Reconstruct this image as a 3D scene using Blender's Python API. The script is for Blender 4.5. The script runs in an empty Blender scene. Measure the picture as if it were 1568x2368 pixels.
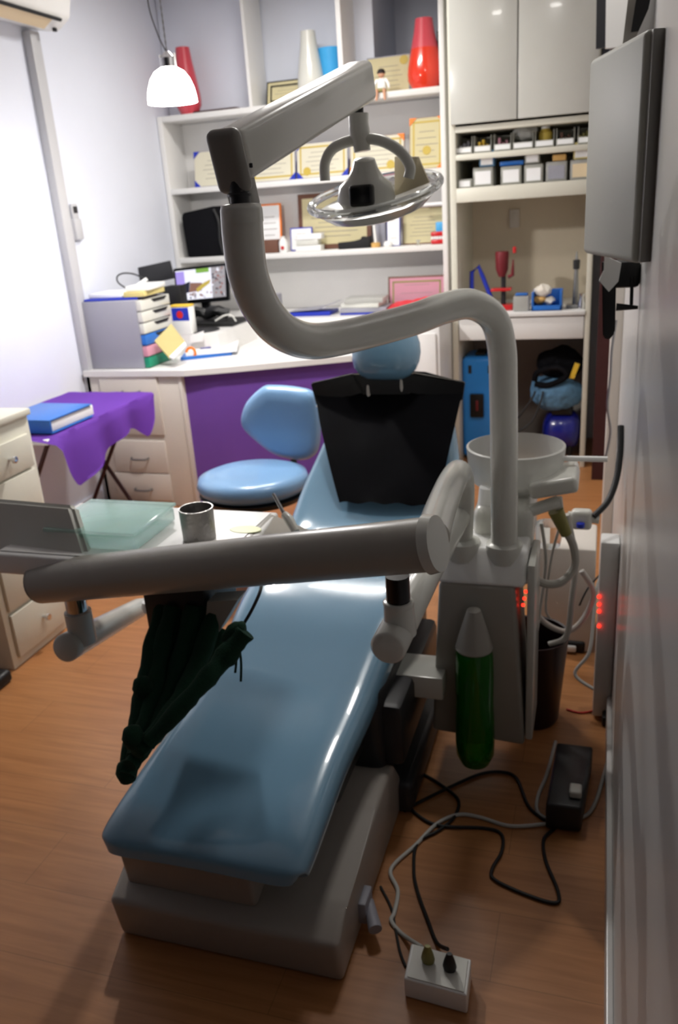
import bpy, bmesh, math, random
from mathutils import Vector, Matrix, noise
random.seed(7)
C = bpy.context.scene.collection
PI = math.pi
# ------------------------------------------------------------------ camera
CAMZ = 1.6; FPX = 1900.0
yaw, pit, rol = (math.radians(a) for a in (-18.40, 20.62, 4.09))
fw = Vector((math.sin(yaw)*math.cos(pit), math.cos(yaw)*math.cos(pit), -math.sin(pit)))
r0 = Vector((math.cos(yaw), -math.sin(yaw), 0)); d0 = fw.cross(r0)
rt = r0*math.cos(rol) + d0*math.sin(rol); dn = -r0*math.sin(rol) + d0*math.cos(rol)
CAM = Vector((0, 0, CAMZ))
cam = bpy.data.cameras.new('camera'); co = bpy.data.objects.new('camera', cam); C.objects.link(co)
co.matrix_world = Matrix(((rt.x, -dn.x, -fw.x, 0), (rt.y, -dn.y, -fw.y, 0), (rt.z, -dn.z, -fw.z, CAMZ), (0, 0, 0, 1)))
cam.sensor_fit = 'HORIZONTAL'; cam.sensor_width = 15.6; cam.lens = 15.6*FPX/1568
cam.clip_start = 0.02
cam.dof.use_dof = True; cam.dof.focus_distance = 0.9; cam.dof.aperture_fstop = 5.6
bpy.context.scene.camera = co

def ray(x, y): return rt*((x-784)/FPX) + dn*((y-1184)/FPX) + fw
def aY(x, y, Y): d = ray(x, y); return CAM + d*(Y/d.y)
def aZ(x, y, z=0.0): d = ray(x, y); return CAM + d*((z-CAMZ)/d.z)
def aX(x, y, X): d = ray(x, y); return CAM + d*(X/d.x)

# ------------------------------------------------------------------ materials
MATS = {}
def lin(c): return tuple((v/12.92 if v <= .04045 else ((v+.055)/1.055)**2.4) for v in c)
def mat(name, col, rough=.5, metal=0, trans=0, emit=0, ior=1.45, coat=0, bump=0, bscale=200, var=0, vscale=6, alpha=1, spec=.5):
    if name in MATS: return MATS[name]
    m = bpy.data.materials.new(name); m.use_nodes = True; nt = m.node_tree; b = nt.nodes['Principled BSDF']
    ce = lin(col) + (1,); c = (.015, .015, .015, 1) if name.startswith('scr_') else ce
    b.inputs['Base Color'].default_value = c
    b.inputs['Roughness'].default_value = rough; b.inputs['Metallic'].default_value = metal
    b.inputs['Transmission Weight'].default_value = trans; b.inputs['IOR'].default_value = ior
    b.inputs['Coat Weight'].default_value = coat; b.inputs['Specular IOR Level'].default_value = spec; b.inputs['Alpha'].default_value = alpha
    if emit:
        b.inputs['Emission Color'].default_value = ce; b.inputs['Emission Strength'].default_value = emit
    tc = nt.nodes.new('ShaderNodeTexCoord')
    v = var if var else .04
    n = nt.nodes.new('ShaderNodeTexNoise'); n.inputs['Scale'].default_value = vscale; n.inputs['Detail'].default_value = 4
    nt.links.new(tc.outputs['Object'], n.inputs['Vector'])
    mx = nt.nodes.new('ShaderNodeMix'); mx.data_type = 'RGBA'
    mx.inputs['A'].default_value = tuple(x*(1-v) for x in c[:3]) + (1,)
    mx.inputs['B'].default_value = tuple(min(1, x*(1+v)) for x in c[:3]) + (1,)
    nt.links.new(n.outputs['Fac'], mx.inputs['Factor']); nt.links.new(mx.outputs['Result'], b.inputs['Base Color'])
    if bump:
        n2 = nt.nodes.new('ShaderNodeTexNoise'); n2.inputs['Scale'].default_value = bscale
        nt.links.new(tc.outputs['Object'], n2.inputs['Vector'])
        bp = nt.nodes.new('ShaderNodeBump'); bp.inputs['Strength'].default_value = bump; bp.inputs['Distance'].default_value = .002
        nt.links.new(n2.outputs['Fac'], bp.inputs['Height']); nt.links.new(bp.outputs['Normal'], b.inputs['Normal'])
    MATS[name] = m; return m

def floor_mat():
    m = bpy.data.materials.new('wood_floor'); m.use_nodes = True; nt = m.node_tree; b = nt.nodes['Principled BSDF']
    tc = nt.nodes.new('ShaderNodeTexCoord')
    br = nt.nodes.new('ShaderNodeTexBrick'); br.offset = .37
    br.inputs['Scale'].default_value = 1; br.inputs['Brick Width'].default_value = 1.2; br.inputs['Row Height'].default_value = .19
    br.inputs['Mortar Size'].default_value = .0012; br.inputs['Mortar Smooth'].default_value = .2
    br.inputs['Color1'].default_value = lin((.72, .50, .31)) + (1,); br.inputs['Color2'].default_value = lin((.70, .48, .295)) + (1,)
    br.inputs['Mortar'].default_value = lin((.60, .41, .25)) + (1,)
    nt.links.new(tc.outputs['Object'], br.inputs['Vector'])
    mp = nt.nodes.new('ShaderNodeMapping'); mp.inputs['Scale'].default_value = (1.6, 24, 1)
    nt.links.new(tc.outputs['Object'], mp.inputs['Vector'])
    n = nt.nodes.new('ShaderNodeTexNoise'); n.inputs['Scale'].default_value = 2.2; n.inputs['Detail'].default_value = 7; n.inputs['Distortion'].default_value = .6
    nt.links.new(mp.outputs['Vector'], n.inputs['Vector'])
    cr = nt.nodes.new('ShaderNodeValToRGB'); cr.color_ramp.elements[0].position = .3; cr.color_ramp.elements[1].position = .72
    cr.color_ramp.elements[0].color = (.68, .6, .52, 1); cr.color_ramp.elements[1].color = (1.0, 1.0, 1.0, 1)
    nt.links.new(n.outputs['Fac'], cr.inputs['Fac'])
    mx = nt.nodes.new('ShaderNodeMix'); mx.data_type = 'RGBA'; mx.blend_type = 'MULTIPLY'; mx.inputs['Factor'].default_value = .8
    nt.links.new(br.outputs['Color'], mx.inputs['A']); nt.links.new(cr.outputs['Color'], mx.inputs['B'])
    nt.links.new(mx.outputs['Result'], b.inputs['Base Color'])
    b.inputs['Roughness'].default_value = .36
    return m

def M_(n): return MATS[n]
mat('wall', (.87, .885, .93), .55, var=.02); mat('wall_gloss', (.78, .775, .765), .28, bump=.1, bscale=8, var=.02)
mat('ceil', (.86, .86, .86), .8); mat('trunk', (.74, .74, .75), .4); mat('rack_grey', (.60, .64, .68), .4)
mat('lam', (.90, .895, .885), .35); mat('cream', (.86, .835, .80), .38); mat('creamcab', (.87, .86, .80), .38)
mat('purple', (.42, .27, .62), .5, var=.06); mat('cloth_purple', (.54, .31, .80), .8, bump=.25, bscale=900)
mat('vinyl', (.45, .60, .70), .17, coat=.6, bump=.06, bscale=500)
mat('vinyl_stool', (.50, .66, .82), .3, coat=.3, bump=.06, bscale=500)
mat('plastic', (.82, .82, .79), .22, coat=.2); mat('plastic_grey', (.64, .625, .59), .3)
mat('plastic_base', (.62, .59, .56), .38); mat('white', (.93, .93, .92), .35); mat('paper', (.95, .95, .95), .7)
mat('black', (.05, .05, .055), .5); mat('black_gloss', (.06, .06, .07), .25); mat('blackcloth', (.06, .06, .075), .8, bump=.4, bscale=600, spec=.12)
mat('black_vinyl', (.05, .05, .06), .28, bump=.25, bscale=60); mat('dark_grey', (.16, .16, .17), .4)
mat('chrome', (.85, .85, .86), .12, metal=1); mat('steel', (.6, .6, .6), .35, metal=1)
mat('grey', (.60, .60, .64), .5); mat('red', (.78, .12, .14), .28, coat=.4); mat('red_orange', (.87, .22, .12), .22, coat=.5)
mat('pink_red', (.80, .28, .33), .3, coat=.3); mat('blue', (.16, .42, .75), .35); mat('navy', (.10, .12, .5), .25, coat=.4)
mat('cyan', (.25, .65, .88), .35); mat('blue_case', (.20, .58, .93), .35); mat('royal', (.12, .2, .68), .4)
mat('gold', (.76, .66, .28), .5); mat('certpaper', (.84, .82, .74), .65); mat('certcream', (.80, .76, .60), .65)
mat('text', (.55, .52, .5), .7); mat('wine', (.45, .12, .15), .5); mat('orange', (.95, .5, .12), .5)
mat('brown', (.42, .28, .22), .5); mat('dark_red', (.3, .04, .05), .45); mat('maroon', (.22, .08, .08), .5)
mat('yellow', (.92, .76, .25), .5); mat('straw', (.82, .76, .5), .6); mat('beige', (.88, .8, .66), .6)
mat('green', (.05, .5, .38), .4); mat('pink', (.78, .55, .62), .5); mat('teal', (.80, .97, .93), .12, trans=.6, alpha=.6)
mat('knit', (.03, .20, .13), .95, bump=1, bscale=260, var=.3, vscale=30)
mat('bottle', (.10, .50, .08), .12, trans=.5); mat('clear', (.93, .94, .94), .06, trans=.85, ior=1.3)
mat('frost', (.80, .80, .78), .3, trans=.3, alpha=.78); mat('hose', (.72, .71, .68), .45); mat('denim', (.36, .52, .65), .85, bump=.5, bscale=90, var=.35, vscale=40)
mat('skin', (.8, .6, .48), .6); mat('hair', (.12, .09, .08), .7); mat('olive', (.55, .53, .3), .5)
mat('led', (1, .16, .10), .4, emit=3); mat('lampglass', (1, .98, .95), .3, emit=14); mat('tube', (1, .97, .92), .4, emit=3)
mat('scr_white', (.95, .95, 1), .3, emit=.9); mat('scr_green', (.55, .75, .3), .3, emit=.7); mat('scr_lilac', (.7, .62, .95), .3, emit=.8)
mat('scr_yellow', (.85, .75, .35), .3, emit=.7); mat('scr_skin', (.66, .48, .42), .3, emit=.6); mat('scr_dark', (.18, .18, .28), .3, emit=.5)
mat('scr_grey', (.7, .68, .7), .3, emit=.7); mat('scr_red', (.7, .4, .35), .3, emit=.6)
mat('bin', (.80, .80, .76), .3, trans=.35, alpha=.85); mat('plaster', (.88, .85, .8), .8); mat('tan', (.82, .65, .38), .6)
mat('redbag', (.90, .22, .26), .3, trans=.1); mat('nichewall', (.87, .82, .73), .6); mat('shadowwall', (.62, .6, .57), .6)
mat('rubber', (.18, .18, .18), .7); mat('cable_white', (.75, .75, .73), .5); mat('mesh_cup', (.62, .61, .60), .35, metal=.8, bump=.8, bscale=120)
mat('cap_grey', (.55, .54, .52), .4); mat('box_white', (.62, .62, .58), .5); mat('bin_dark', (.12, .04, .06), .35)
mat('manila', (.72, .66, .42), .6)
mat('reflector', (.83, .78, .68), .15, metal=.4); mat('stain', (.85, .88, .6), .4); mat('peach', (.9, .62, .5), .5)
FLOOR = floor_mat()

# ------------------------------------------------------------------ mesh helpers
def new(): return bmesh.new()
def xf(bm, verts, m): bmesh.ops.transform(bm, matrix=m, verts=verts)
def rbox(bm, x0, x1, y0, y1, z0, z1, r=0, seg=2, mi=0, M=None):
    g = bmesh.ops.create_cube(bm, size=1); vs = g['verts']
    for v in vs:
        v.co = Vector((x0 + (v.co.x+.5)*(x1-x0), y0 + (v.co.y+.5)*(y1-y0), z0 + (v.co.z+.5)*(z1-z0)))
    fs = set(f for v in vs for f in v.link_faces)
    if r > 0:
        r = min(r, .49*min(abs(x1-x0), abs(y1-y0), abs(z1-z0)))
        es = set(e for f in fs for e in f.edges)
        out = bmesh.ops.bevel(bm, geom=list(es), offset=r, segments=seg, profile=.5, affect='EDGES')
        fs = set(out['faces']) | set(f for f in fs if f.is_valid)
        vs = set(v for f in fs for v in f.verts)
        fs = set(f for v in vs for f in v.link_faces); vs = set(v for f in fs for v in f.verts)
    for f in fs: f.material_index = mi
    if M is not None: xf(bm, list(vs), M)
    return vs
def frames(pts):
    T = []
    n = len(pts)
    for i in range(n):
        a = pts[max(i-1, 0)]; b = pts[min(i+1, n-1)]; t = (b-a)
        T.append(t.normalized() if t.length > 1e-9 else Vector((0, 0, 1)))
    up = Vector((0, 0, 1)) if abs(T[0].z) < .9 else Vector((1, 0, 0))
    N = [(up - T[0]*up.dot(T[0])).normalized()]
    for i in range(1, n):
        v = N[-1] - T[i]*N[-1].dot(T[i]); N.append(v.normalized())
    return T, N
def tube(bm, pts, r, seg=12, mi=0, caps=True, rnd=0, flat=1):
    pts = [Vector(p) for p in pts]; T, N = frames(pts); rings = []
    for i, p in enumerate(pts):
        ri = r[i] if isinstance(r, (list, tuple)) else r
        B = T[i].cross(N[i]); ring = []
        for k in range(seg):
            a = 2*PI*k/seg; q = ri
            if rnd: q = ri*(1+rnd*(noise.noise(Vector((i*.7, math.cos(a)*2, math.sin(a)*2+len(pts))))))
            ring.append(bm.verts.new(p + (N[i]*math.cos(a)*flat + B*math.sin(a))*q))
        rings.append(ring)
    for i in range(len(rings)-1):
        for k in range(seg):
            f = bm.faces.new((rings[i][k], rings[i][(k+1) % seg], rings[i+1][(k+1) % seg], rings[i+1][k])); f.material_index = mi; f.smooth = True
    if caps:
        for ring, rv in ((rings[0], True), (rings[-1], False)):
            f = bm.faces.new(list(reversed(ring)) if rv else ring); f.material_index = mi
    return rings
def spline(pts, n=10, closed=False):
    P = [Vector(p) for p in pts]; out = []; L = len(P)
    rng = range(L) if closed else range(L-1)
    for i in rng:
        if closed: p0, p1, p2, p3 = P[(i-1) % L], P[i], P[(i+1) % L], P[(i+2) % L]
        else: p0, p1, p2, p3 = P[max(i-1, 0)], P[i], P[i+1], P[min(i+2, L-1)]
        for k in range(n):
            t = k/n
            out.append(.5*((2*p1) + (-p0+p2)*t + (2*p0-5*p1+4*p2-p3)*t*t + (-p0+3*p1-3*p2+p3)*t**3))
    out.append(P[0].copy() if closed else P[-1].copy()); return out
def lathe(bm, prof, c=(0, 0, 0), seg=28, mi=0, M=None, sx=1, sy=1, cap=True):
    c = Vector(c); rings = []; allv = []
    for r, z in prof:
        if r < 1e-5: ring = [bm.verts.new(c + Vector((0, 0, z)))]
        else: ring = [bm.verts.new(c + Vector((r*sx*math.cos(2*PI*k/seg), r*sy*math.sin(2*PI*k/seg), z))) for k in range(seg)]
        rings.append(ring); allv += ring
    for a, b in zip(rings, rings[1:]):
        for k in range(seg):
            k2 = (k+1) % seg
            if len(a) == 1 and len(b) == 1: continue
            vs = (a[0], b[k2], b[k]) if len(a) == 1 else ((a[k], a[k2], b[0]) if len(b) == 1 else (a[k], a[k2], b[k2], b[k]))
            f = bm.faces.new(vs); f.material_index = mi; f.smooth = True
    if cap and len(rings[0]) > 1: bm.faces.new(list(reversed(rings[0]))).material_index = mi
    if cap and len(rings[-1]) > 1: bm.faces.new(rings[-1]).material_index = mi
    if M is not None: xf(bm, allv, M)
    return allv
def prism(bm, poly, a, b, axis='y', mi=0, r=0):
    # poly: 2D points; extruded from a to b along the axis
    def P(u, v, w): return {'x': Vector((w, u, v)), 'y': Vector((u, w, v)), 'z': Vector((u, v, w))}[axis]
    A = [bm.verts.new(P(u, v, a)) for u, v in poly]; B = [bm.verts.new(P(u, v, b)) for u, v in poly]
    fs = [bm.faces.new(A), bm.faces.new(list(reversed(B)))]
    n = len(poly)
    for i in range(n): fs.append(bm.faces.new((A[i], B[i], B[(i+1) % n], A[(i+1) % n])))
    if r:
        es = set(e for f in fs for e in f.edges)
        bmesh.ops.bevel(bm, geom=list(es), offset=r, segments=3, profile=.5, affect='EDGES')
    for f in bm.faces:
        if mi: f.material_index = mi
    return A+B
def slab(bm, pts, th, mi=0):
    # polygon in space given thickness along its normal
    P = [Vector(p) for p in pts]; n = (P[1]-P[0]).cross(P[2]-P[1]).normalized()
    A = [bm.verts.new(p) for p in P]; B = [bm.verts.new(p - n*th) for p in P]
    fs = [bm.faces.new(A), bm.faces.new(list(reversed(B)))]
    for i in range(len(P)): fs.append(bm.faces.new((A[i], B[i], B[(i+1) % len(P)], A[(i+1) % len(P)])))
    for f in fs: f.material_index = mi
def finish(bm, name, mats, smooth=False, angle=35):
    bmesh.ops.recalc_face_normals(bm, faces=bm.faces[:])
    me = bpy.data.meshes.new(name); bm.to_mesh(me); bm.free()
    for m in (mats if isinstance(mats, (list, tuple)) else [mats]): me.materials.append(MATS[m] if isinstance(m, str) else m)
    if smooth:
        for p in me.polygons: p.use_smooth = True
        try: me.set_sharp_from_angle(angle=math.radians(angle))
        except Exception: pass
    o = bpy.data.objects.new(name, me); C.objects.link(o); return o
def thing(name, label, cat, loc, group=None):
    o = bpy.data.objects.new(name, None); C.objects.link(o); o.location = loc; o.empty_display_size = .05
    o['label'] = label; o['category'] = cat
    if group: o['group'] = group
    return o
def wloc(o):
    v = Vector(o.location)
    return v + (wloc(o.parent) if o.parent else Vector((0, 0, 0)))
def part(root, name, bm, mats, label=None, smooth=True, angle=35):
    bmesh.ops.translate(bm, verts=bm.verts[:], vec=-wloc(root))
    o = finish(bm, name, mats, smooth, angle); o.parent = root
    if label: o['label'] = label
    return o
def single(name, label, cat, bm, mats, group=None, smooth=True, angle=35, kind=None):
    xs = [v.co for v in bm.verts]
    c = Vector(((min(v.x for v in xs)+max(v.x for v in xs))/2, (min(v.y for v in xs)+max(v.y for v in xs))/2, min(v.z for v in xs)))
    bmesh.ops.translate(bm, verts=bm.verts[:], vec=-c)
    o = finish(bm, name, mats, smooth, angle); o.location = c
    if label: o['label'] = label
    if cat: o['category'] = cat
    if group: o['group'] = group
    if kind: o['kind'] = kind
    return o
def struct(name, bm, mats): return single(name, None, None, bm, mats, kind='structure', smooth=False)
def T(*v): return Matrix.Translation(Vector(v))
def Rz(d): return Matrix.Rotation(math.radians(d), 4, 'Z')
def Rx(d): return Matrix.Rotation(math.radians(d), 4, 'X')
def Ry(d): return Matrix.Rotation(math.radians(d), 4, 'Y')

# ------------------------------------------------------------------ setting
XL, XR, YB, YF, ZC = -2.82, .08, 5.60, -.35, 2.95
bm = new(); rbox(bm, XL-.1, XR+.1, YF-.1, YB+.9, -.1, 0); struct('floor', bm, [FLOOR])
bm = new(); rbox(bm, XL-.1, XR+.1, YF-.1, YB+.9, ZC, ZC+.1); struct('ceiling', bm, 'ceil')
bm = new(); rbox(bm, XL-.1, XL, YF-.1, YB+.9, 0, ZC); struct('wall_left', bm, 'wall')
bm = new(); rbox(bm, XR, XR+.1, YF-.1, YB+.9, 0, ZC); struct('wall_right', bm, 'wall_gloss')
bm = new(); rbox(bm, XL, -1.42, YB, YB+.1, 0, ZC); rbox(bm, -1.42, XR, YB, YB+.1, 0, 2.185); rbox(bm, -1.42, XR, YB+.6, YB+.7, 2.185, ZC)
rbox(bm, -1.52, -1.42, YB+.1, YB+.6, 2.16, ZC); rbox(bm, -1.42, XR, YB+.1, YB+.6, 2.165, 2.185)
struct('wall_back', bm, 'wall')
bm = new(); rbox(bm, XR-.014, XR, YF, 2.36, 0, .09, .003); struct('baseboard_right', bm, 'wall_gloss')
bm = new(); rbox(bm, XL, XL+.014, YF, 4.0, 0, .09, .003); struct('baseboard_left', bm, 'wall')
# door frame standing on the right wall in front of the tall cabinet
bm = new(); rbox(bm, .035, XR, 3.45, 3.62, 0, 1.30, .004); struct('trim_1', bm, 'cream')
bm = new(); rbox(bm, -.02, XR, 4.72, 4.80, 0, 2.3, .003); struct('trim_2', bm, 'maroon')

# ------------------------------------------------------------------ built-in bookshelf
LZ_ = .925; S = 5.30; BS = YB-.015
def zz(*q): return sum(aY(x, y, S).z for x, y in q)/len(q)
Z1 = zz((378, 266), (1023, 201)); Z2 = zz((406, 438), (1028, 386)); Z3 = zz((434, 597), (1032, 564)); 
SXL, SXR = XL+.004, aY(1034, 500, S).x
shelf = thing('bookshelf', 'white built-in bookshelf of open bays against the back wall', 'bookshelf', ((SXL+SXR)/2, S+.14, .8))
bm = new(); rbox(bm, SXL, SXL+.035, S, BS, .90, Z1, .002); part(shelf, 'side_panel', bm, 'lam')
bm = new(); rbox(bm, SXR-.03, SXR, S, BS, .80, ZC-.002, .002); part(shelf, 'side_panel', bm, 'lam')
for z in (Z1, Z2, Z3):
    bm = new(); rbox(bm, SXL+.035, SXR-.03, S, BS, z-.034, z, .002); part(shelf, 'shelf', bm, 'lam')
bm = new(); rbox(bm, SXL+.035, SXR-.03, BS-.010, BS, LZ_+.002, Z1-.036); part(shelf, 'back_panel', bm, 'lam', smooth=False)
d1 = aY(582, 241, S).x; d2 = aY(792, 138, S).x
bm = new(); rbox(bm, SXL, d1-.02, S+.19, BS, Z1, ZC-.002, .001); part(shelf, 'back_panel', bm, 'wall', smooth=False)
bm = new(); rbox(bm, d1-.02, d1, S+.01, BS, Z1, ZC-.002, .001); part(shelf, 'divider', bm, 'lam', smooth=False)
bm = new(); rbox(bm, d2-.03, d2, S+.01, BS, Z1, ZC-.002, .001); rbox(bm, d2-.03, d2, BS, BS+.5, 2.15, ZC-.002); part(shelf, 'divider', bm, 'lam', smooth=False)

# ------------------------------------------------------------------ tall cabinet
K = 4.95
def kz(*q): return sum(aY(x, y, K).z for x, y in q)/len(q)
KX0, KX1 = aY(1038, 300, K).x, aY(1366, 700, K).x
zd = kz((1042, 289), (1362, 266)); zr = kz((1054, 471), (1359, 447)); zrt = kz((1054, 440), (1359, 410)); zs = kz((1050, 358), (1358, 333))
zc = kz((1177, 723), (1362, 717)); za = kz((1177, 787), (1362, 781)); 
cabn = thing('tall_cabinet', 'tall white cabinet with upper doors, open bins, a work counter and a kneehole', 'cabinet', ((KX0+KX1)/2, K+.3, 0))
KB = YB-.02
bm = new(); rbox(bm, KX0, KX0+.035, K, KB, 0, ZC-.005, .002); part(cabn, 'side_panel', bm, 'creamcab')
bm = new(); rbox(bm, KX1-.028, KX1, K, KB, 0, ZC-.005, .002); part(cabn, 'side_panel', bm, 'creamcab')
seam = aY(1197, 270, K).x
for x0, x1, hx in ((KX0+.012, seam-.003, 0), (seam+.003, KX1-.006, 1)):
    bm = new(); rbox(bm, x0, x1, K-.02, K-.001, zd+.006, ZC-.01, .003); part(cabn, 'door', bm, 'plastic')
bm = new(); rbox(bm, KX0+.035, KX1-.028, K, KB, zd-.035, zd-.005, .002); part(cabn, 'shelf', bm, 'creamcab')
bm = new(); rbox(bm, KX0+.035, KX1-.028, K, KB, zs-.03, zs, .002); part(cabn, 'shelf', bm, 'creamcab')
bm = new(); rbox(bm, KX0+.035, KX1-.028, K, K+.02, zr, zrt, .002); rbox(bm, KX0+.035, KX1-.028, K+.02, KB, zrt-.03, zrt-.005, .002); part(cabn, 'shelf', bm, 'creamcab')
bm = new(); rbox(bm, KX0+.035, KX1-.028, K-.01, KB-.01, zc-.025, zc, .003); part(cabn, 'counter', bm, 'lam')
bm = new(); rbox(bm, KX0+.04, KX1-.033, K+.004, K+.024, za, zc-.032, .002); part(cabn, 'drawer_front', bm, 'lam')
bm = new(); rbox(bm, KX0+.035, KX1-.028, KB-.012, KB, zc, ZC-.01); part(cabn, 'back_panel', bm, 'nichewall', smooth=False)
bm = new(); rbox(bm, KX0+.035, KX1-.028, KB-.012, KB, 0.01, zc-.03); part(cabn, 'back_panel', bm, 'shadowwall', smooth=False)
p = aY(1190, 505, KB-.012); bm = new(); rbox(bm, p.x-.03, p.x+.03, KB-.03, KB-.0125, p.z-.055, p.z+.055, .004); rbox(bm, p.x-.012, p.x+.012, KB-.034, KB-.03, p.z-.03, p.z+.03, .002)
single('wall_socket', 'beige socket plate in the niche behind the tall cabinet counter', 'socket', bm, 'cream')

# ------------------------------------------------------------------ reception desk
DF = 4.02; DZ = .80
tipL = aZ(200, 838, DZ)
XD0 = -2.80; XD1 = aY(452, 1168, DF).x
dc = thing('drawer_cabinet', 'cream drawer cabinet left of the purple desk front', 'cabinet', ((XD0+XD1)/2, DF+.25, 0))
bm = new(); rbox(bm, XD0, XD1, DF, DF+.55, 0.0, DZ-.03, .003); part(dc, 'carcass', bm, 'cream')
def panel_front(a, b, c, d, Y):  # pixel x range / y range on front plane
    p = aY((a+b)/2, (c+d)/2, Y); x0 = aY(a, (c+d)/2, Y).x; x1 = aY(b, (c+d)/2, Y).x; z1 = aY((a+b)/2, c, Y).z; z0 = aY((a+b)/2, d, Y).z
    return x0, x1, z0, z1
for q, hy in (((240, 372, 864, 1004), 905), ((267, 387, 1018, 1092), 1059), ((273, 398, 1094, 1160), 1130)):
    x0, x1, z0, z1 = panel_front(*q, DF); z0 = max(z0, .03)
    bm = new(); rbox(bm, x0, x1, DF-.012, DF-.0005, z0, z1, .004); dr = part(dc, 'drawer', bm, 'cream')
    h = aY((q[0]+q[1])/2, hy, DF); bm = new(); tube(bm, spline([(h.x-.055, DF-.012, h.z+.004), (h.x-.04, DF-.035, h.z), (h.x+.04, DF-.035, h.z), (h.x+.055, DF-.012, h.z+.004)], 5), .006, 8)
    part(dr, 'handle', bm, 'steel')
# curved counter: outline of the desk top
fr = [aZ(408, 850, DZ), aZ(500, 846, DZ), aZ(600, 835, DZ), aZ(700, 826, DZ), aZ(820, 815, DZ)]
XE = aY(952, 810, 4.52).x
edge = [(fr[0].x, DF-.02)] + [(XD1+.05+i*(XE-XD1-.05)/9, DF-.02 + .53*(i/9)**1.1) for i in range(10)]
poly = [(XD0, DF-.02)] + edge + [(XE, YB-.02), (XD0, YB-.02)]
bm = new(); prism(bm, poly, DZ-.032, DZ, 'z')
single('worktop', 'white curved worktop over the desk and drawer cabinet', 'worktop', bm, 'lam', smooth=False)
desk = thing('reception_desk', 'desk base with a curved purple front under the white worktop', 'desk', (-1.6, 4.4, 0))
pin = [(XD1+.02, DF+.03)] + [(x, y+.045) for x, y in edge[2:]]
bm = new(); prism(bm, pin + [(x, y+.025) for x, y in reversed(pin)], 0, DZ-.034, 'z'); part(desk, 'front_panel', bm, 'purple', smooth=True, angle=60)
bm = new(); rbox(bm, XD1+.001, XD1+.02, DF-.005, DF+.5, 0, DZ-.034, .002); part(desk, 'side_panel', bm, 'cream')
# raised ledge along the wall behind the desk
LZ = .925
bm = new(); prism(bm, [(-2.15, 4.45), (-2.15, 5.02), (XE-.002, 5.02), (XE-.002, YB-.02), (XL+.05, YB-.02), (XL+.05, 4.45)], DZ+.001, LZ, 'z')
single('desk_riser', 'low white riser at the back and left of the desk, carrying the monitor', 'riser', bm, 'lam', smooth=False)
# white cupboard between headrest and tall cabinet
x0 = XE+.002; x1 = KX0-.006
bc = thing('base_cupboard', 'low white cupboard at the right end of the desk beside the tall cabinet', 'cupboard', ((x0+x1)/2, 4.7, 0))
bm = new(); rbox(bm, x0, x1, 4.56, 5.29, 0, LZ, .003); rbox(bm, x0, SXR-.036, 5.28, YB-.03, LZ-.03, LZ, .003); part(bc, 'carcass', bm, 'lam')
bm = new(); rbox(bm, x0+.015, x1-.02, 4.545, 4.559, .05, LZ-.04, .003); part(bc, 'door', bm, 'lam')
# ------------------------------------------------------------------ dental chair
CX = -.757
chair = thing('dental_chair', 'light blue vinyl dental chair reclined on a grey base', 'dental chair', (CX, 1.9, 0))
# top-surface stations: y, z, centre x, half width, thickness
ST = [(1.188, .290, -.780, .222, .06), (1.198, .325, -.780, .240, .08), (1.24, .347, -.780, .247, .095), (1.34, .371, -.776, .246, .10), (1.50, .408, -.766, .240, .105), (1.66, .440, -.750, .238, .115), (1.80, .485, -.742, .243, .12), (1.92, .532, -.735, .255, .125),
      (2.03, .560, -.728, .268, .13), (2.16, .575, -.722, .275, .13), (2.30, .578, -.718, .275, .13), (2.41, .590, -.718, .285, .12), (2.50, .628, -.718, .288, .11), (2.60, .690, -.716, .280, .10), (2.72, .775, -.714, .258, .10), (2.83, .860, -.716, .228, .09), (2.92, .928, -.718, .205, .08), (2.945, .945, -.718, .15, .05)]
def cushion(bm, ST, seg=28, e=.36, dish=.012):
    rings = []
    P = [Vector((s[2], s[0], s[1])) for s in ST]
    for i, s in enumerate(ST):
        a = P[max(i-1, 0)]; b = P[min(i+1, len(P)-1)]; t = (b-a); t.x = 0; t.normalize(); n = Vector((0, -t.z, t.y))
        ring = []
        for k in range(seg):
            th = 2*PI*k/seg; c, sn = math.cos(th), math.sin(th)
            u = math.copysign(abs(c)**e, c)*s[3]; w = math.copysign(abs(sn)**.75, sn)*s[4]/2
            if sn > 0: w -= dish*(1-(u/s[3])**2)*sn
            ring.append(bm.verts.new(P[i] + Vector((1, 0, 0))*u + n*(w - s[4]/2)))
        rings.append(ring)
    for a, b in zip(rings, rings[1:]):
        for k in range(seg): bm.faces.new((a[k], a[(k+1) % seg], b[(k+1) % seg], b[k]))
    bm.faces.new(list(reversed(rings[0]))); bm.faces.new(rings[-1])
def dens(ST, n=4):
    out = []
    for i in range(len(ST)-1):
        for k in range(n):
            t = k/n; p0 = ST[max(i-1, 0)]; p1 = ST[i]; p2 = ST[i+1]; p3 = ST[min(i+2, len(ST)-1)]
            out.append(tuple(.5*((2*b)+(-a+c)*t+(2*a-5*b+4*c-d)*t*t+(-a+3*b-3*c+d)*t**3) for a, b, c, d in zip(p0, p1, p2, p3)))
    return out + [ST[-1]]
bm = new(); cushion(bm, dens(ST), 48); part(chair, 'cushion', bm, 'vinyl', angle=80)
# headrest
hc = aY(892, 806, 2.83)
bm = new(); lathe(bm, [(0, -.085)]+[(.125*math.sin(a*PI/10)**.6, -.088*math.cos(a*PI/10)) for a in range(1, 10)]+[(0, .088)], (0, 0, 0), 32, 0, T(hc.x, hc.y+.0, hc.z-.012)@Rx(-22)@Matrix.Diagonal((1, .62, 1.15, 1)))
part(chair, 'headrest', bm, 'vinyl', angle=80)
bm = new()
for q in ((851, 905), (928, 893)):
    p = aY(q[0], q[1], 2.84)
    tube(bm, [(p.x, p.y+.0, p.z-.01), (p.x, hc.y+.0, hc.z-.05)], .006, 8)
part(chair, 'headrest_bar', bm, 'chrome')
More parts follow.
